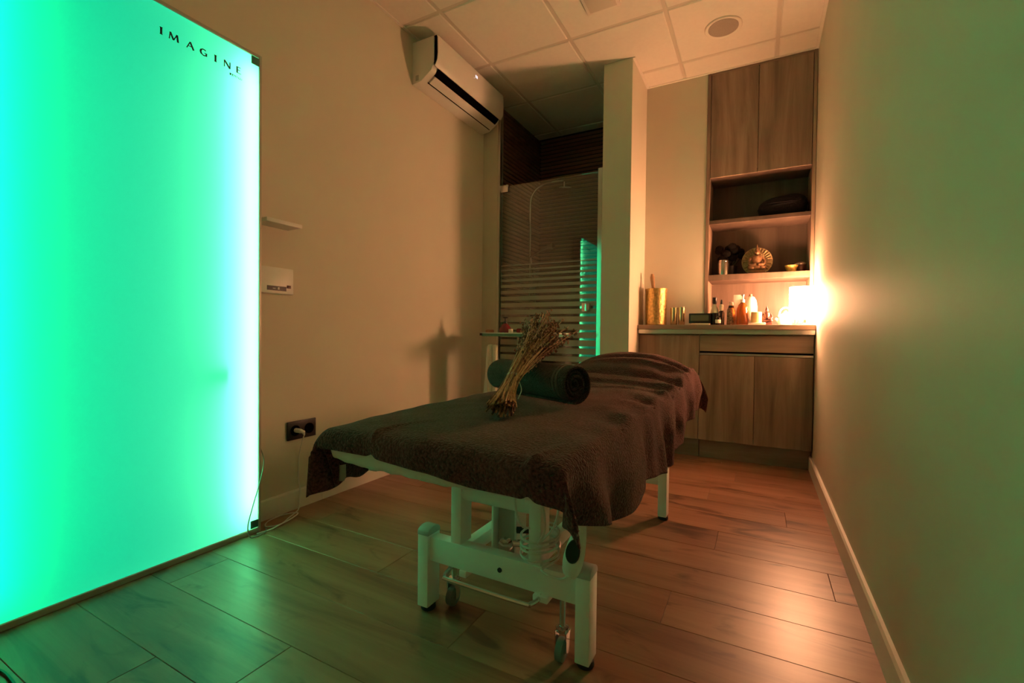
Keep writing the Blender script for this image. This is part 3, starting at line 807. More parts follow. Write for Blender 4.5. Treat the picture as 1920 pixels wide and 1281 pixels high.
    MB().tube(smoothpath([(c[0] - 0.042, c[1], ZW + 0.06), (c[0] - 0.030, c[1], ZW + 0.105), (c[0] + 0.0, c[1], ZW + 0.122), (c[0] + 0.028, c[1], ZW + 0.105), (c[0] + 0.040, c[1], ZW + 0.06)]), 0.006, 8).build('handle', CREAMC, t, smooth=True)
    MB().tube([(c[0] - 0.042, c[1] - 0.005, ZW + 0.032), (c[0] - 0.062, c[1] - 0.008, ZW + 0.048)], [0.013, 0.007], 10).build('spout', CREAMC, t, smooth=True)

def seated_figure(name, label, c, h, mat, mat2, disc=None):
    t = thing(name, label, 'statue', c)
    x, y, z = c
    s = h / 0.135
    MB().box(x - 0.034 * s, x + 0.034 * s, y - 0.022 * s, y + 0.022 * s, z, z + 0.018 * s).build('plinth', mat2, t, bevel=0.003 * s)
    m = MB()
    m.ball((x, y, z + 0.032 * s), (0.034 * s, 0.022 * s, 0.016 * s), 16, 8)
    m.ball((x - 0.022 * s, y - 0.010 * s, z + 0.030 * s), (0.016 * s, 0.014 * s, 0.012 * s), 12, 6)
    m.ball((x + 0.022 * s, y - 0.010 * s, z + 0.030 * s), (0.016 * s, 0.014 * s, 0.012 * s), 12, 6)
    m.build('crossed_legs', mat, t, smooth=True)
    MB().lathe([(0.016 * s, z + 0.034 * s), (0.018 * s, z + 0.05 * s), (0.022 * s, z + 0.072 * s), (0.018 * s, z + 0.082 * s), (0.006 * s, z + 0.088 * s)], (x, y, 0), 18).build('torso', mat, t, smooth=True)
    for sg in (-1, 1):
        MB().tube(smoothpath([(x + sg * 0.021 * s, y, z + 0.078 * s), (x + sg * 0.030 * s, y - 0.003 * s, z + 0.06 * s), (x + sg * 0.026 * s, y - 0.016 * s, z + 0.044 * s), (x + sg * 0.006 * s, y - 0.022 * s, z + 0.042 * s)], 5), 0.0065 * s, 8).build('arm', mat, t, smooth=True)
    MB().ball((x, y, z + 0.099 * s), (0.012 * s, 0.012 * s, 0.014 * s), 14, 8).ball((x, y - 0.012 * s, z + 0.098 * s), (0.0025 * s, 0.003 * s, 0.004 * s), 6, 4).build('head', mat, t, smooth=True)
    MB().lathe([(0.011 * s, z + 0.104 * s), (0.009 * s, z + 0.113 * s), (0.005 * s, z + 0.118 * s), (0.003 * s, z + 0.128 * s), (0.001 * s, z + 0.136 * s)], (x, y, 0), 12).build('headdress', mat, t, smooth=True)
    if disc:
        MB().lathe([(disc, -0.006), (disc + 0.002, 0.0), (disc, 0.006), (disc * 0.9, 0.003), (disc * 0.88, -0.003)], (x, y + 0.032 * s, z + disc), 40, 'y').build('halo_disc', GOLD, t, smooth=True)
        for k in range(28):
            a = 2 * math.pi * k / 28
            MB().tube([(x + disc * 0.62 * math.cos(a), y + 0.024 * s, z + disc + disc * 0.62 * math.sin(a)), (x + disc * 0.93 * math.cos(a), y + 0.024 * s, z + disc + disc * 0.93 * math.sin(a))], 0.004, 5).build('halo_ray', GOLD, t)
    return t
worktop_things()

# ------------------------------------------------------------------ things in the niches
def niche_things():
    z2, z1 = 1.3305, 1.7305
    seated_figure('gilt_buddha', 'gilt seated figure in front of a round gold disc', (-0.026, 3.775, z2), 0.215, GOLDD, GOLDD, disc=0.100)
    lathe_thing('steel_canister', 'shiny steel canister at the left of the gold disc', 'canister', (-0.246, 3.76, z2), [('body', STEEL, [(0.036, 0), (0.039, 0.004), (0.039, 0.095), (0.036, 0.10)]), ('lid', STEEL, [(0.036, 0.10), (0.037, 0.102), (0.035, 0.112), (0.008, 0.115)])])
    t = thing('leafy_plant', 'dark leafy plant standing behind the steel canister', 'plant', (-0.21, 3.88, z2))
    MB().lathe([(0.045, z2), (0.055, z2 + 0.08), (0.05, z2 + 0.08), (0.045, z2 + 0.07)], (-0.21, 3.88, 0), 20).build('plant_pot', BLACK, t, smooth=True)
    rnd = random.Random(3)
    for k in range(16):
        a = rnd.uniform(0, 6.283); q = rnd.uniform(0.02, 0.075); hz = rnd.uniform(0.13, 0.235)
        px, py, pz = -0.21 + q * math.cos(a) * 1.25, 3.88 + q * math.sin(a) * 0.7, z2 + hz
        MB().tube([(-0.21, 3.88, z2 + 0.07), ((px - 0.21) / 2, (py + 3.88) / 2, z2 + hz * 0.6), (px, py, pz)], 0.002, 5).build('stem', FOLIAGE, t)
        MB().ball((px, py, pz), (0.030, 0.012, 0.026), 10, 6).build('leaf', FOLIAGE, t, smooth=True)
    t = thing('ochre_bowl', 'small ochre patterned bowl in the middle niche', 'bowl', (0.19, 3.77, z2))
    MB().lathe([(0.022, z2), (0.026, z2 + 0.004), (0.042, z2 + 0.05), (0.039, z2 + 0.05), (0.024, z2 + 0.008), (0.003, z2 + 0.006)], (0.188, 3.77, 0), 24).build('bowl_body', OCHRE, t, smooth=True)
    t = thing('grey_dish', 'grey lidded dish beside the ochre bowl', 'dish', (0.238, 3.80, z2))
    MB().lathe([(0.030, z2), (0.034, z2 + 0.004), (0.040, z2 + 0.045), (0.036, z2 + 0.055)], (0.240, 3.80, 0), 24).build('dish_body', DKBRZ, t, smooth=True)
    MB().lathe([(0.042, z2 + 0.055), (0.042, z2 + 0.060), (0.030, z2 + 0.072), (0.004, z2 + 0.078)], (0.240, 3.80, 0), 24).build('lid', STEEL, t, smooth=True)
    t = thing('dark_cushion', 'rounded black cushion pushed into the top niche', 'cushion', (0.13, 3.83, z1))
    m = MB()
    n, k2 = 26, 14
    vs, fs = [], []
    for i in range(n + 1):
        u = -1 + 2 * i / n
        for j in range(k2):
            a = 2 * math.pi * j / k2
            r = (1 - abs(u) ** 3.2) ** 0.5 if abs(u) < 1 else 0
            vs.append((0.128 + 0.158 * u, 3.825 + 0.12 * r * math.cos(a), z1 + max(0.0, 0.086 + 0.088 * r * math.sin(a) - 0.0) * (0.9 + 0.1 * u)))
    for i in range(n):
        for j in range(k2):
            fs.append((i * k2 + j, i * k2 + (j + 1) % k2, (i + 1) * k2 + (j + 1) % k2, (i + 1) * k2 + j))
    m.add(vs, fs).build('cushion_body', DKFAB, t, smooth=True)
    MB().tube([(0.128 + 0.150 * u, 3.825 - 0.118 * (1 - abs(u) ** 3.2) ** 0.5, z1 + 0.088) for u in [-0.98 + 0.098 * q for q in range(21)]], 0.004, 6).build('piping', DKFAB, t, smooth=True)
niche_things()

# ------------------------------------------------------------------ trolley by the shower
def trolley():
    t = thing('trolley', 'slim white trolley with glass top shelf by the shower door', 'trolley', (-1.43, 2.90, 0))
    z = 0.888
    box(-1.735, -1.185, 2.745, 3.09, z - 0.007, z).build('top_shelf', pm('white_glass_shelf', (0.80, 0.82, 0.76), 0.2), t, bevel=0.002)
    box(-1.728, -1.192, 2.752, 3.083, z - 0.026, z - 0.0075).build('shelf_rim', pm('green_glass_edge', (0.12, 0.30, 0.22), 0.25), t, bevel=0.002)
    box(-1.74, -1.722, 2.744, 2.77, z - 0.022, z - 0.004).build('corner_cap', BLACK, t, bevel=0.002)
    box(-1.455, -1.40, 2.80, 2.97, z - 0.052, z - 0.027).build('bracket', BLACK, t, bevel=0.003)
    box(-1.445, -1.41, 2.815, 2.955, 0.09, z - 0.052).build('column', WHITEM, t, bevel=0.004)
    box(-1.70, -1.20, 2.77, 3.06, 0.36, 0.375).build('lower_shelf', WHITE, t, bevel=0.003)
    box(-1.70, -1.20, 2.86, 2.92, 0.065, 0.095).build('base_bar', WHITEM, t, bevel=0.004)
    for sx in (-1.68, -1.22):
        box(sx - 0.025, sx + 0.025, 2.76, 3.07, 0.06, 0.09).build('base_foot', WHITEM, t, bevel=0.004)
        for sy in (2.78, 3.05):
            c = MB().lathe([(0.028, -0.011), (0.03, -0.008), (0.03, 0.008), (0.028, 0.011)], (sx, sy, 0.030), 16, 'x').build('castor', RUBBER, t, smooth=True)
    box(-1.70, -1.555, 2.79, 2.80, 0.52, 0.60).build('holder_back', WHITE, t)
    # holder with rolled towels hanging at the left end
    h = MB()
    h.prism([(-1.725, 0.45), (-1.56, 0.45), (-1.555, 0.62), (-1.60, 0.70), (-1.645, 0.78), (-1.70, 0.79), (-1.71, 0.60)], 'y', 2.775, 2.79)
    h.build('side_holder', WHITE, t, bevel=0.004)
    for k, (x, lab) in enumerate(((-1.648, 'left of two pale rolled towels in the trolley side holder'), (-1.608, 'right of two pale rolled towels in the trolley side holder'))):
        o = MB().lathe([(0.012, 0.47), (0.019, 0.475), (0.02, 0.60), (0.0195, 0.79), (0.016, 0.802), (0.006, 0.805)], (x, 2.742, 0), 16).build('rolled_towel', PALETW, origin=(x, 2.742, 0.47), smooth=True)
        tag(o, lab, 'towel', 'rolled towels on the trolley')
    box(-1.685, -1.57, 2.715, 2.773, 0.455, 0.47).build('holder_tray', WHITE, t, bevel=0.002)
    # things on top
    lathe_thing('red_pump_bottle', 'dark red pump bottle on the trolley shelf', 'bottle', (-1.585, 2.84, z),
        [('glass_body', REDG, [(0.040, 0), (0.044, 0.004), (0.042, 0.03), (0.025, 0.055), (0.014, 0.065)]), ('pump_collar', BLACK, [(0.014, 0.065), (0.015, 0.068), (0.012, 0.08), (0.005, 0.082)]), ('pump_head', BLACK, [(0.005, 0.08), (0.005, 0.10), (0.018, 0.104), (0.020, 0.11), (0.010, 0.113)])])
    for x, y, r, hh, mat, lab in ((-1.69, 2.80, 0.030, 0.020, TERRA, 'flat terracotta wax disc at the left end of the trolley shelf'),
                                  (-1.52, 2.80, 0.016, 0.026, CREAMC, 'tiny cream tealight right of the red pump bottle'),
                                  (-1.475, 2.86, 0.028, 0.030, REDG, 'small dark red glass holder near the trolley middle'),
                                  (-1.42, 2.80, 0.024, 0.018, TERRA, 'flat terracotta wax disc near the trolley middle'),
                                  (-1.36, 2.84, 0.022, 0.030, PALETW, 'pale round pot on the trolley behind the dried bundle'),
                                  (-1.64, 2.93, 0.026, 0.026, OCHRE, 'small ochre pot behind the red pump bottle')):
        lathe_thing('tealight_holder' if r < 0.025 else 'wax_pot', lab, 'candle holder', (x, y, z), [('body', mat, [(r * 0.9, 0), (r, 0.003), (r, hh * 0.8), (r * 0.85, hh), (r * 0.6, hh * 0.8)])], 'small pots on the trolley')
trolley()

# ------------------------------------------------------------------ massage table
def massage_table():
    t = thing('massage_table', 'white steel massage table with padded top and raised head end', 'massage table', (-0.655, 1.7, 0))
    lx = (-0.938, -0.898); rx = (-0.413, -0.373)
    for yy in (1.128, 2.243):
        for (a, b) in (lx, rx):
            lg = box(a, b, yy, yy + 0.062, 0.018, 0.246).build('leg', WHITEM, t, bevel=0.003)
            cap = MB()
            prof = [(yy - 0.001, 0.244), (yy - 0.001, 0.252)] + [(yy + 0.031 - 0.032 * math.cos(q * math.pi / 8), 0.252 + 0.017 * math.sin(q * math.pi / 8)) for q in range(1, 8)] + [(yy + 0.063, 0.252), (yy + 0.063, 0.244)]
            cap.prism(prof, 'x', a - 0.001, b + 0.001).build('cap', GREYCAP, lg, bevel=0.002)
            MB().lathe([(0.021, 0.0), (0.024, 0.004), (0.022, 0.018), (0.02, 0.019)], ((a + b) / 2, yy + 0.031, 0), 18).build('foot', RUBBER, lg, smooth=True)
        box(lx[1], rx[0], yy + 0.010, yy + 0.050, 0.165, 0.240).build('end_beam', WHITEM, t, bevel=0.003)
    for zz in (0.200,):
        MB().lathe([(0.007, 0.0), (0.007, -0.003), (0.001, -0.003)], (-0.645, 1.138, zz), 14, 'y').build('bolt', BLACK, t, smooth=True)
    # longitudinal beams
    box(-0.82, -0.785, 1.19, 2.25, 0.178, 0.222).build('long_beam', WHITEM, t, bevel=0.003)
    box(-0.600, -0.565, 1.19, 2.25, 0.178, 0.222).build('long_beam', WHITEM, t, bevel=0.003)
    # uprights at the near end and under the head
    for yy in (1.140, 2.05):
        box(-0.820, -0.783, yy, yy + 0.060, 0.222 if yy > 2 else 0.238, 0.548).build('upright', WHITEM, t, bevel=0.003)
        box(-0.556, -0.518, yy, yy + 0.060, 0.222 if yy > 2 else 0.238, 0.548).build('upright', WHITEM, t, bevel=0.003)
        MB().tube([(-0.784, yy + 0.03, 0.392), (-0.555, yy + 0.03, 0.392)], 0.024, 16).build('cross_tube', WHITEM, t, smooth=True)
    # sloping lift arm and motor
    MB().tube([(-0.70, 1.60, 0.22), (-0.70, 1.95, 0.50)], 0.022, 4).build('lift_arm', WHITEM, t)
    MB().tube([(-0.62, 1.60, 0.22), (-0.62, 1.95, 0.50)], 0.022, 4).build('lift_arm', WHITEM, t)
    box(-0.745, -0.670, 1.30, 1.345, 0.16, 0.40).build('motor_housing', pm('grey_green_steel', (0.42, 0.45, 0.42), 0.4), t, bevel=0.004)
    for xx in (-0.752, -0.668):
        box(xx, xx + 0.006, 1.27, 1.34, 0.17, 0.41).build('motor_plate', WHITEM, t)
    MB().tube([(-0.655, 1.215, 0.245), (-0.50, 1.235, 0.268)], 0.010, 10).build('crank_rod', CHROME, t, smooth=True)
    MB().lathe([(0.004, -0.018), (0.020, -0.014), (0.023, 0.0), (0.018, 0.012), (0.004, 0.014)], (-0.662, 1.205, 0.243), 18, 'y').build('crank_knob', CHROME, t, smooth=True)
    MB().tube([(-0.655, 1.26, 0.268), (-0.565, 1.29, 0.275)], 0.010, 10).build('grip', RUBBER, t, smooth=True)
    # top frame rails and padded sections
    box(-0.90, -0.87, 0.88, 2.70, 0.515, 0.545).build('top_rail', WHITEM, t, bevel=0.002)
    box(-0.44, -0.41, 0.88, 2.70, 0.515, 0.545).build('top_rail', WHITEM, t, bevel=0.002)
    m = MB().box(-0.972, -0.338, 0.812, 2.08, 0.548, 0.622)
    m.build('mattress', SHEET, t, bevel=0.026, seg=4)
    prof = [(2.10, 0.55), (2.72, 0.60), (2.74, 0.64), (2.71, 0.68), (2.10, 0.605)]
    m = MB()
    m.prism([(y, z) for y, z in prof], 'x', -0.92, -0.39)
    m.build('head_section', SHEET, t, bevel=0.022, seg=4)
    # fitted sheet skirt with wavy lower edge along the near end
    n = 60
    vs, fs = [], []
    def path(u):      # around near-left corner to near-right corner, u in 0..1
        if u < 0.10:
            return (-0.978, 0.93 - (u / 0.10) * 0.10)
        if u > 0.92:
            return (-0.332, 0.83 + (u - 0.92) / 0.08 * 0.10)
        a = (u - 0.10) / 0.82
        x = -0.978 + a * 0.646
        c = min(a, 1 - a)
        return (x, 0.803 + (0.027 * (1 - min(1, c / 0.05)) ** 2))
    for i in range(n + 1):
        u = i / n
        x, y = path(u)
        w_ = noise.noise(Vector((u * 9, 0.3, 1.7)))
        zb = 0.558 - 0.016 * math.sin(math.pi * min(1, max(0, (u - 0.1) / 0.85))) ** 0.7 + 0.005 * w_ + (0.0012 * math.sin(u * 95))
        wave = 0.0015 * math.sin(u * 70) + 0.003 * w_
        for q in range(6):
            v = q / 5
            vs.append((x, y - wave * v + 0.012 * v * v, 0.606 + (zb - 0.606) * v))
    for i in range(n):
        for q in range(5):
            a = i * 6 + q
            fs.append((a, a + 6, a + 7, a + 1))
    o = MB().add(vs, fs).build('sheet_skirt', SHEET, t, smooth=True)
    md = o.modifiers.new('thick', 'SOLIDIFY'); md.thickness = 0.003
    # castors and lifting pedal
    for cx, cy, up in ((-0.858, 1.215, 0.165), (-0.455, 1.150, 0.165)):
        rod = MB().tube([(cx, cy, up), (cx, cy, 0.085)], 0.0085, 12).build('castor_rod', CHROME, t, smooth=True)
        MB().lathe([(0.016, 0.078), (0.018, 0.080), (0.018, 0.088), (0.010, 0.092)], (cx, cy, 0), 16).build('swivel', CHROME, rod, smooth=True)
        for s in (-1, 1):
            MB().prism([(cy - 0.016, 0.080), (cy + 0.014, 0.080), (cy + 0.004, 0.026), (cy - 0.012, 0.026)], 'x', cx + s * 0.0155 - 0.0015, cx + s * 0.0155 + 0.0015).build('fork', CHROME, rod)
        MB().lathe([(0.024, -0.011), (0.0295, -0.009), (0.0305, 0.0), (0.0295, 0.009), (0.024, 0.011)], (cx, cy - 0.006, 0.0308), 24, 'x').build('wheel', CASTORG, rod, smooth=True)
        MB().lathe([(0.009, -0.0145), (0.009, 0.0145), (0.002, 0.0148)], (cx, cy - 0.006, 0.0308), 14, 'x').build('axle', CHROME, rod, smooth=True)
    MB().tube(smoothpath([(-0.822, 1.19, 0.168), (-0.822, 1.13, 0.155), (-0.815, 1.105, 0.150), (-0.79, 1.098, 0.150), (-0.56, 1.098, 0.150), (-0.53, 1.104, 0.152), (-0.515, 1.13, 0.160), (-0.515, 1.19, 0.168)], 5), 0.0065, 8).build('pedal_bar', CHROME, t, smooth=True)
    MB().box(-0.785, -0.760, 1.135, 1.175, 0.145, 0.166).build('pedal_pivot', WHITEM, t, bevel=0.003)
    MB().box(-0.535, -0.490, 1.125, 1.175, 0.150, 0.167).build('pedal_pivot', WHITEM, t, bevel=0.003)
massage_table()

# hand control with coiled cable
def remote():
    t = thing('hand_control', 'white oval hand control with black button pad hanging under the towel', 'remote', (-0.40, 1.06, 0.30))
    c0, c1 = Vector((-0.402, 1.055, 0.285)), Vector((-0.374, 1.075, 0.425))
    ax = (c1 - c0).normalized()
    nrm = Vector((-0.10, -1, 0.15)); nrm = (nrm - ax * nrm.dot(ax)).normalized()
    sd = ax.cross(nrm)
    L = (c1 - c0).length
    vs, fs = [], []
    n, k = 14, 16
    for i in range(n + 1):
        u = i / n
        wd = 0.031 * (math.sin(math.pi * (0.06 + 0.88 * u) ** 0.80)) ** 0.55 * (1 - 0.38 * u)
        for j in range(k):
            a = 2 * math.pi * j / k
            vs.append(c0 + ax * (L * u) + sd * (wd * math.cos(a)) + nrm * (wd * 0.52 * math.sin(a)))
    for i in range(n):
        for j in range(k):
            fs.append((i * k + j, i * k + (j + 1) % k, (i + 1) * k + (j + 1) % k, (i + 1) * k + j))
    fs += [tuple(range(k)), tuple(n * k + j for j in range(k))]
    MB().add(vs, fs).build('shell', WHITE, t, smooth=True)
    cc = c0 + ax * (L * 0.42) + nrm * 0.0145
    vs = []
    for lev, sc in ((0, 1.0), (0.0035, 0.9)):
        for j in range(20):
            a = 2 * math.pi * j / 20
            e = 1.25 if math.sin(a) > 0 else 1.0
            vs.append(cc + sd * (0.019 * sc * math.cos(a)) + ax * (0.026 * sc * e * math.sin(a)) + nrm * lev)
    fs = [(j, (j + 1) % 20, 20 + (j + 1) % 20, 20 + j) for j in range(20)] + [tuple(range(20, 40)), tuple(range(19, -1, -1))]
    MB().add(vs, fs).build('button_pad', BLACK, t, smooth=True)
    pts = [c0 + Vector((0.0, 0.0, 0.003)), (-0.43, 1.07, 0.262), (-0.49, 1.085, 0.262)]
    for k in range(44):
        a = k * 0.62
        pts.append((-0.535 + 0.052 * math.cos(a), 1.172 + 0.062 * math.sin(a), 0.253 + 0.0017 * k + 0.004 * math.sin(a * 0.7)))
    pts += [(-0.56, 1.115, 0.35), (-0.585, 1.112, 0.43), (-0.55, 1.112, 0.47), (-0.50, 1.10, 0.44), (-0.49, 1.105, 0.36), (-0.52, 1.118, 0.31), (-0.47, 1.12, 0.37), (-0.455, 1.12, 0.46), (-0.47, 1.14, 0.52)]
    MB().tube(smoothpath(pts, 4), 0.0032, 6).build('cable', CABLE, t, smooth=True)
remote()

# ------------------------------------------------------------------ big towel on the table
TX0, TX1, TY0, TY1 = -0.965, -0.345, 0.825, 2.755
def ztop(x, y):
    u = max(0.0, min(1.0, (y - 2.02) / 0.66))
    s = u * u * (3 - 2 * u)
    xn = (x - (TX0 + TX1) / 2) / ((TX1 - TX0) / 2)
    dome = 1 - abs(xn) ** 2.6
    z = 0.638 + s * (0.062 + 0.068 * dome) + 0.010 * dome
    nearf = max(0.0, (1.05 - y) / 0.25)
    z -= 0.012 * nearf * nearf
    return z
def towel():
    NU, NV = 190, 300
    OL, OR, ON, OF = 0.150, 0.235, 0.062, 0.13
    R = 0.030
    def fold(o):
        if o <= 0: return 0.0, 0.0
        if o < R * math.pi / 2:
            a = o / R
            return R * math.sin(a), R * (1 - math.cos(a))
        return R, R + o - R * math.pi / 2
    vs, fs = [], []
    for j in range(NV + 1):
        v = j / NV
        for i in range(NU + 1):
            u = i / NU
            yv = TY0 - ON + v * (TY1 - TY0 + ON + OF)
            # hems wander a little
            rr = OR + 0.005 - 0.115 * max(0, min(1, (1.08 - yv) / 0.27)) + 0.030 * noise.noise(Vector((yv * 3.1, 4.2, 0))) + 0.022 * max(0, 1 - abs(yv - 1.9) / 0.5)
            ll = OL + 0.02 * noise.noise(Vector((yv * 2.3, 9.1, 0))) + 0.03 * max(0, 1 - (yv - TY0) / 0.4)
            xu = TX0 - ll + u * (TX1 - TX0 + ll + rr)
            nn = ON + 0.034 * max(0, min(1, (xu + 0.95) / 0.42)) + 0.004 * noise.noise(Vector((u * 7, 2.2, 0)))
            yv = yv if v > 0.12 else (TY0 - nn) + (yv - (TY0 - ON)) * ((TY0 - nn) - 1.0) / ((TY0 - ON) - 1.0) if yv < 1.0 else yv
            ox = max(0, xu - TX1); oxl = max(0, TX0 - xu)
            oy = max(0, TY0 - yv); oyf = max(0, yv - TY1)
            bx, by = min(max(xu, TX0), TX1), min(max(yv, TY0), TY1)
            hx, dx = fold(max(ox, oxl)); hy, dy = fold(max(oy, oyf))
            sx = 1 if ox > 0 else -1
            sy = -1 if oy > 0 else 1
            z0 = ztop(bx, by)
            dz = max(dx, dy)
            x, y = bx + sx * hx, by + sy * hy
            if dx > 0 and dy > 0:       # corner cone
                Lc = math.hypot(max(ox, oxl), max(oy, oyf))
                hc, dz = fold(Lc)
                mn = min(dx, dy)
                x += sx * 0.34 * mn; y += sy * 0.05 * mn
            z = z0 - dz
            # creases on the top
            top = 1.0 if dz < 0.004 else max(0.0, 1 - dz / 0.05)
            p = Vector((x * 1.3, y * 4.2, 0.0))
            cr = noise.noise(p + Vector((0.6 * noise.noise(Vector((x * 3, y * 2, 5))), 0, 0)))
            amp = 0.008 + 0.012 * max(0, min(1, (y - 1.5) / 0.5)) * max(0, min(1, (x + 0.95) / 0.4))
            z += top * (amp * cr + 0.003 * noise.noise(Vector((x * 11, y * 13, 2))))
            # fold lines across the hinge of the head section
            for yc, aw, am in ((1.92, 0.022, 0.008), (2.02, 0.028, -0.020), (2.15, 0.024, 0.016), (2.31, 0.030, -0.020), (2.45, 0.022, 0.018), (2.58, 0.024, -0.016)):
                yy = yc + 0.05 * noise.noise(Vector((x * 3, yc * 7, 1)))
                z += top * am * math.exp(-((y - yy) / aw) ** 2) * max(0, min(1, (x + 1.0) / 0.25))
            # ridges reaching in from the near hem
            for xc, sl, ln, am in ((-0.80, 0.20, 0.17, 0.010), (-0.385, 0.15, 0.13, 0.010)):
                if y < TY0 + ln:
                    d = (x - xc) - sl * (y - TY0)
                    z += am * math.exp(-(d / 0.010) ** 2) * max(0, 1 - (y - TY0) / ln) * (1 if dz < 0.02 else 0.7)
            # side drape waves
            if dx > 0.012:
                k = min(1, (dx - 0.012) / 0.12)
                wv = math.sin(y * 21 + 3.2 * noise.noise(Vector((y * 2.2, z * 3, 3)))) * 0.55 + noise.noise(Vector((y * 9, 1.1, z * 4)))
                x += sx * k * (0.026 * wv + 0.016)
                if sx > 0:
                    z += 0.012 * k * noise.noise(Vector((y * 6.0, 7.7, 0)))
            elif dx > 0 or (TX1 - x) < 0.14:
                # diagonal pull creases over the right shoulder
                q = math.sin(y * 30 + x * 22 + 3 * noise.noise(Vector((y * 3, x * 3, 8))))
                z += 0.008 * q * max(0, 1 - abs(x - TX1) / 0.14) * max(0, min(1, (y - 0.95) / 0.3))
            if dy > 0.01 and sy < 0:
                y -= 0.004 * noise.noise(Vector((x * 14, 3, 0)))
            vs.append((x, y, z))
    for j in range(NV):
        for i in range(NU):
            a = j * (NU + 1) + i
            fs.append((a, a + 1, a + NU + 2, a + NU + 1))
    t = thing('bath_towel', 'large dark brown terry towel spread over the massage table', 'towel', (-0.655, 1.75, 0.6))
    o = MB().add(vs, fs).build('cloth', TOWEL, t, smooth=True)
    md = o.modifiers.new('thick', 'SOLIDIFY'); md.thickness = 0.007; md.offset = 1.0
    for p in o.data.polygons: p.use_smooth = True
    # hanging corner at the near left, with care tag
    m = MB()
    n = 14
    vs, fs = [], []
    for i in range(n + 1):
        u = i / n
        for q in range(9):
            v = q / 8
            x = -0.990 + 0.022 * math.sin(u * 4 + v * 2)
            y = 0.800 + 0.030 * v * (1 - u) + 0.26 * u
            zt = 0.600
            zb = 0.478 - 0.004 * u if u < 0.75 else 0.478 + 0.08 * (u - 0.75) / 0.25
            zb += 0.010 * math.sin(u * 9)
            vs.append((x, y, zt + (zb - zt) * v))
    for i in range(n):
        for q in range(8):
            a = i * 9 + q
            fs.append((a, a + 9, a + 10, a + 1))
    o = m.add(vs, fs).build('hanging_corner', TOWEL, t, smooth=True)
    md = o.modifiers.new('thick', 'SOLIDIFY'); md.thickness = 0.007
    MB().add([(-0.968, 0.838, 0.528), (-0.945, 0.845, 0.533), (-0.946, 0.847, 0.500), (-0.952, 0.846, 0.488), (-0.964, 0.842, 0.487), (-0.969, 0.839, 0.497),
              (-0.968, 0.840, 0.528), (-0.945, 0.847, 0.533), (-0.946, 0.849, 0.500), (-0.952, 0.848, 0.488), (-0.964, 0.844, 0.487), (-0.969, 0.841, 0.497)],
             [(0, 1, 2, 3, 4, 5), (11, 10, 9, 8, 7, 6)] + [(i, (i + 1) % 6, (i + 1) % 6 + 6, i + 6) for i in range(6)]).build('care_tag', TAGM, t)
towel()

# ------------------------------------------------------------------ rolled towel
def rolled_towel():
    a, b = Vector((-0.505, 1.364, 0.722)), Vector((-0.885, 1.535, 0.722))
    ax = (b - a).normalized(); up = Vector((0, 0, 1)); sd = up.cross(ax)
    L = (b - a).length
    t = thing('rolled_towel', 'dark brown towel rolled into a bolster on the massage table', 'towel', (a + b) / 2 - Vector((0, 0, 0.066)))
    turns, n = 3.6, 130
    prof = []
    for i in range(n + 1):
        u = i / n
        th = u * turns * 2 * math.pi + 0.94
        r = 0.010 + 0.0505 * u
        e = 1 + 0.05 * math.sin(th * 2)
        prof.append((r * e * math.cos(th), r * math.sin(th), th))
    def P(x, z, h): return a + sd * x + up * z + ax * h
    vs, fs = [], []
    hs = [0.0, 0.006, 0.03, 0.06, 0.12, 0.2, 0.28, L - 0.03, L - 0.006, L]
    half = 0.0048
    for side in (1, -1):
        for hi, h in enumerate(hs):
            pin = 0.6 if hi in (0, len(hs) - 1) else 1.0
            for (x, z, th) in prof:
                q = side * half * pin
                vs.append(P(x + q * math.cos(th), z + q * math.sin(th), h + 0.006 * math.sin(th * 0.5)))
    M = len(hs); W = n + 1
    for s in range(2):
        for i in range(M - 1):
            for k in range(n):
                p = s * M * W + i * W + k
                fs.append((p, p + 1, p + W + 1, p + W))
    for k in range(n):
        for i in (0, M - 1):
            fs.append((i * W + k, i * W + k + 1, M * W + i * W + k + 1, M * W + i * W + k))
    for i in range(M - 1):
        for k in (0, n):
            fs.append((i * W + k, (i + 1) * W + k, M * W + (i + 1) * W + k, M * W + i * W + k))
    MB().add(vs, fs).build('rolled_cloth', TOWELR, t, smooth=True)
    m = MB()
    for h in (0.030, 0.045):
        m2 = MB()
        vs, fs = [], []
        N = 40
        for k in range(N + 1):
            th = 0.94 + (turns % 1) * 2 * math.pi - k / N * 2 * math.pi
            for r, hh in ((0.0640, h), (0.0668, h + 0.002), (0.0668, h + 0.009), (0.0640, h + 0.011)):
                rr = r - 0.0150 * (k / N) * 0.9
                vs.append(P(rr * (1 + 0.05 * math.sin(th * 2)) * math.cos(th), rr * math.sin(th), hh))
        for k in range(N):
            for q in range(3):
                p = k * 4 + q
                fs.append((p, p + 1, p + 5, p + 4))
        m2.add(vs, fs).build('border_band', TBAND, t, smooth=True)
rolled_towel()

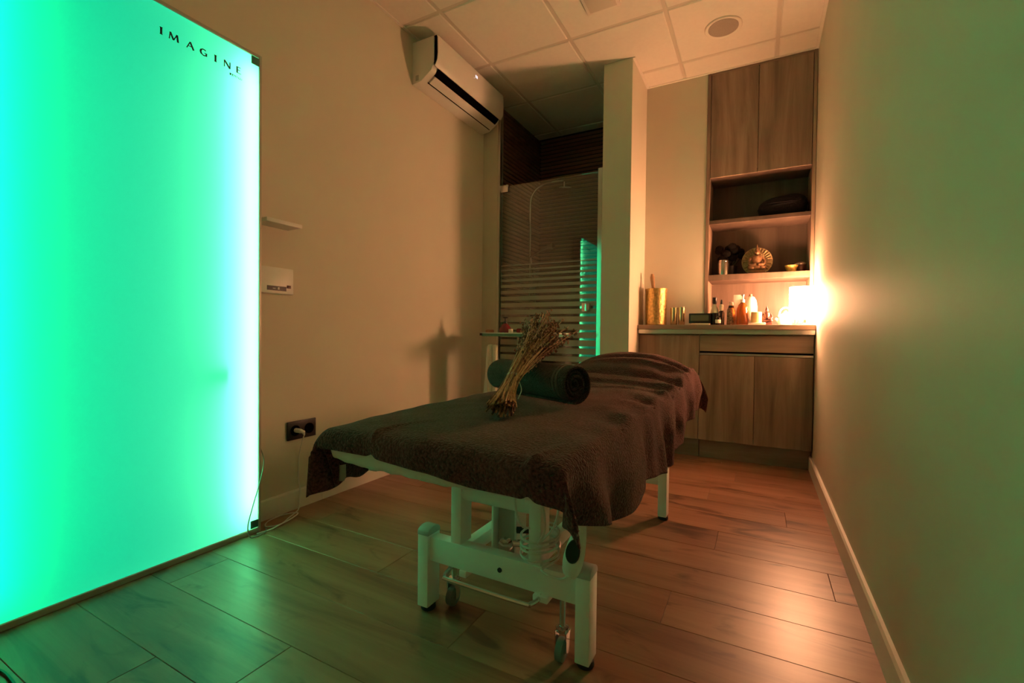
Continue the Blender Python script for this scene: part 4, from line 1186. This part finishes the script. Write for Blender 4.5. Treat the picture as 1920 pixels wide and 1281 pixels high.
# ------------------------------------------------------------------ dried bundle
def bundle():
    rnd = random.Random(11)
    t = thing('dried_bundle', 'bundle of dried flower stems tied with cream twine leaning on the rolled towel', 'dried flowers', (-0.62, 1.10, 0.655))
    A = [Vector((-0.598, 1.045, 0.675)), Vector((-0.640, 1.150, 0.703)), Vector((-0.672, 1.255, 0.742)), Vector((-0.684, 1.40, 0.815)), Vector((-0.700, 1.53, 0.862)), Vector((-0.715, 1.64, 0.905))]
    spread_ = [0.046, 0.027, 0.018, 0.040, 0.074, 0.112]
    STEMS = [MB(), MB(), MB()]; BUDS = [MB(), MB()]
    stems, buds = STEMS[0], BUDS[0]
    N = 165
    for s in range(N):
        stems, buds = rnd.choice(STEMS), rnd.choice(BUDS)
        a = rnd.uniform(0, 2 * math.pi); q = math.sqrt(rnd.uniform(0, 1))
        top = rnd.uniform(0.72, 1.0)
        start = rnd.uniform(0.0, 0.10)
        pts = []
        for i in range(7):
            u = start + (top - start) * i / 6
            f = u * 5
            k = min(4, int(f)); fr = f - k
            c = A[k].lerp(A[k + 1], fr)
            d = (A[k + 1] - A[k]).normalized()
            sd = d.cross(Vector((0, 0, 1))).normalized(); up = sd.cross(d)
            sp = spread_[k] * (1 - fr) + spread_[k + 1] * fr
            g = 0.82 if k >= 2 else 0.62
            o = sd * (q * math.cos(a) * sp) + up * (q * math.sin(a) * sp * g)
            pts.append(c + o + Vector((rnd.uniform(-1, 1), rnd.uniform(-1, 1), rnd.uniform(-1, 1))) * 0.0022 * (1 + 1.6 * u))
        pts = [Vector((p.x, p.y, max(p.z, 0.660))) for p in pts]
        stems.tube(pts, [0.0027, 0.0027, 0.0026, 0.0023, 0.0019, 0.0015, 0.0011], 4, cap=False)
        nb = rnd.randint(10, 16)
        for b_ in range(nb):
            u = 1 - (b_ / nb) * 0.36 + rnd.uniform(-0.02, 0.02)
            f = max(0, min(0.999, u)) * 6
            k = int(f)
            p = pts[k].lerp(pts[min(6, k + 1)], f - k)
            r = rnd.uniform(0.0022, 0.0050)
            off = Vector((rnd.gauss(0, 1), rnd.gauss(0, 1), rnd.gauss(0, 1))) * 0.0062
            p = p + off
            buds.add([p + Vector((r, 0, 0)), p - Vector((r, 0, 0)), p + Vector((0, r, 0)), p - Vector((0, r, 0)), p + Vector((0, 0, r * 1.4)), p - Vector((0, 0, r * 1.4))],
                     [(0, 2, 4), (2, 1, 4), (1, 3, 4), (3, 0, 4), (2, 0, 5), (1, 2, 5), (3, 1, 5), (0, 3, 5)])
    # one longer upright sprig
    sp = [Vector((-0.70, 1.46, 0.84)), Vector((-0.722, 1.52, 0.90)), Vector((-0.738, 1.56, 0.955))]
    stems.tube(sp, 0.0014, 4)
    for k in range(46):
        u = k / 45
        p = sp[1].lerp(sp[2], u) if rnd.random() < 0.7 else sp[0].lerp(sp[1], u)
        r = rnd.uniform(0.002, 0.004)
        p = p + Vector((rnd.gauss(0, 1), rnd.gauss(0, 1), rnd.gauss(0, 0.6))) * 0.004
        buds.add([p + Vector((r, 0, 0)), p - Vector((r, 0, 0)), p + Vector((0, r, 0)), p - Vector((0, r, 0)), p + Vector((0, 0, r * 1.4)), p - Vector((0, 0, r * 1.4))],
                 [(0, 2, 4), (2, 1, 4), (1, 3, 4), (3, 0, 4), (2, 0, 5), (1, 2, 5), (3, 1, 5), (0, 3, 5)])
    for b_, mt in zip(STEMS, (STEM, pm('dry_stem_pale', (0.66, 0.34, 0.19), 0.75, var=0.3, vscale=60), pm('dry_stem_dark', (0.15, 0.065, 0.035), 0.8, var=0.3, vscale=60))):
        b_.build('stems', mt, t, kind='stuff')
    for b_, mt in zip(BUDS, (BUD, pm('dry_bud_dark', (0.20, 0.095, 0.07), 0.85, var=0.4, vscale=140))):
        b_.build('buds', mt, t, kind='stuff')
    c = A[2]; d = (A[3] - A[1]).normalized()
    sd = d.cross(Vector((0, 0, 1))).normalized(); up = sd.cross(d)
    m = MB()
    for off in (-0.003, 0.003):
        m.tube([c + d * off + sd * 0.0205 * math.cos(k * math.pi / 12) + up * 0.0165 * math.sin(k * math.pi / 12) for k in range(25)], 0.0028, 6, cap=False)
    m.tube(smoothpath([c + sd * 0.018 - up * 0.008, c + sd * 0.03 - up * 0.03 - d * 0.02, c + sd * 0.026 - up * 0.045 - d * 0.05]), 0.0016, 5)
    m.build('twine_tie', TWINE, t, smooth=True)
bundle()
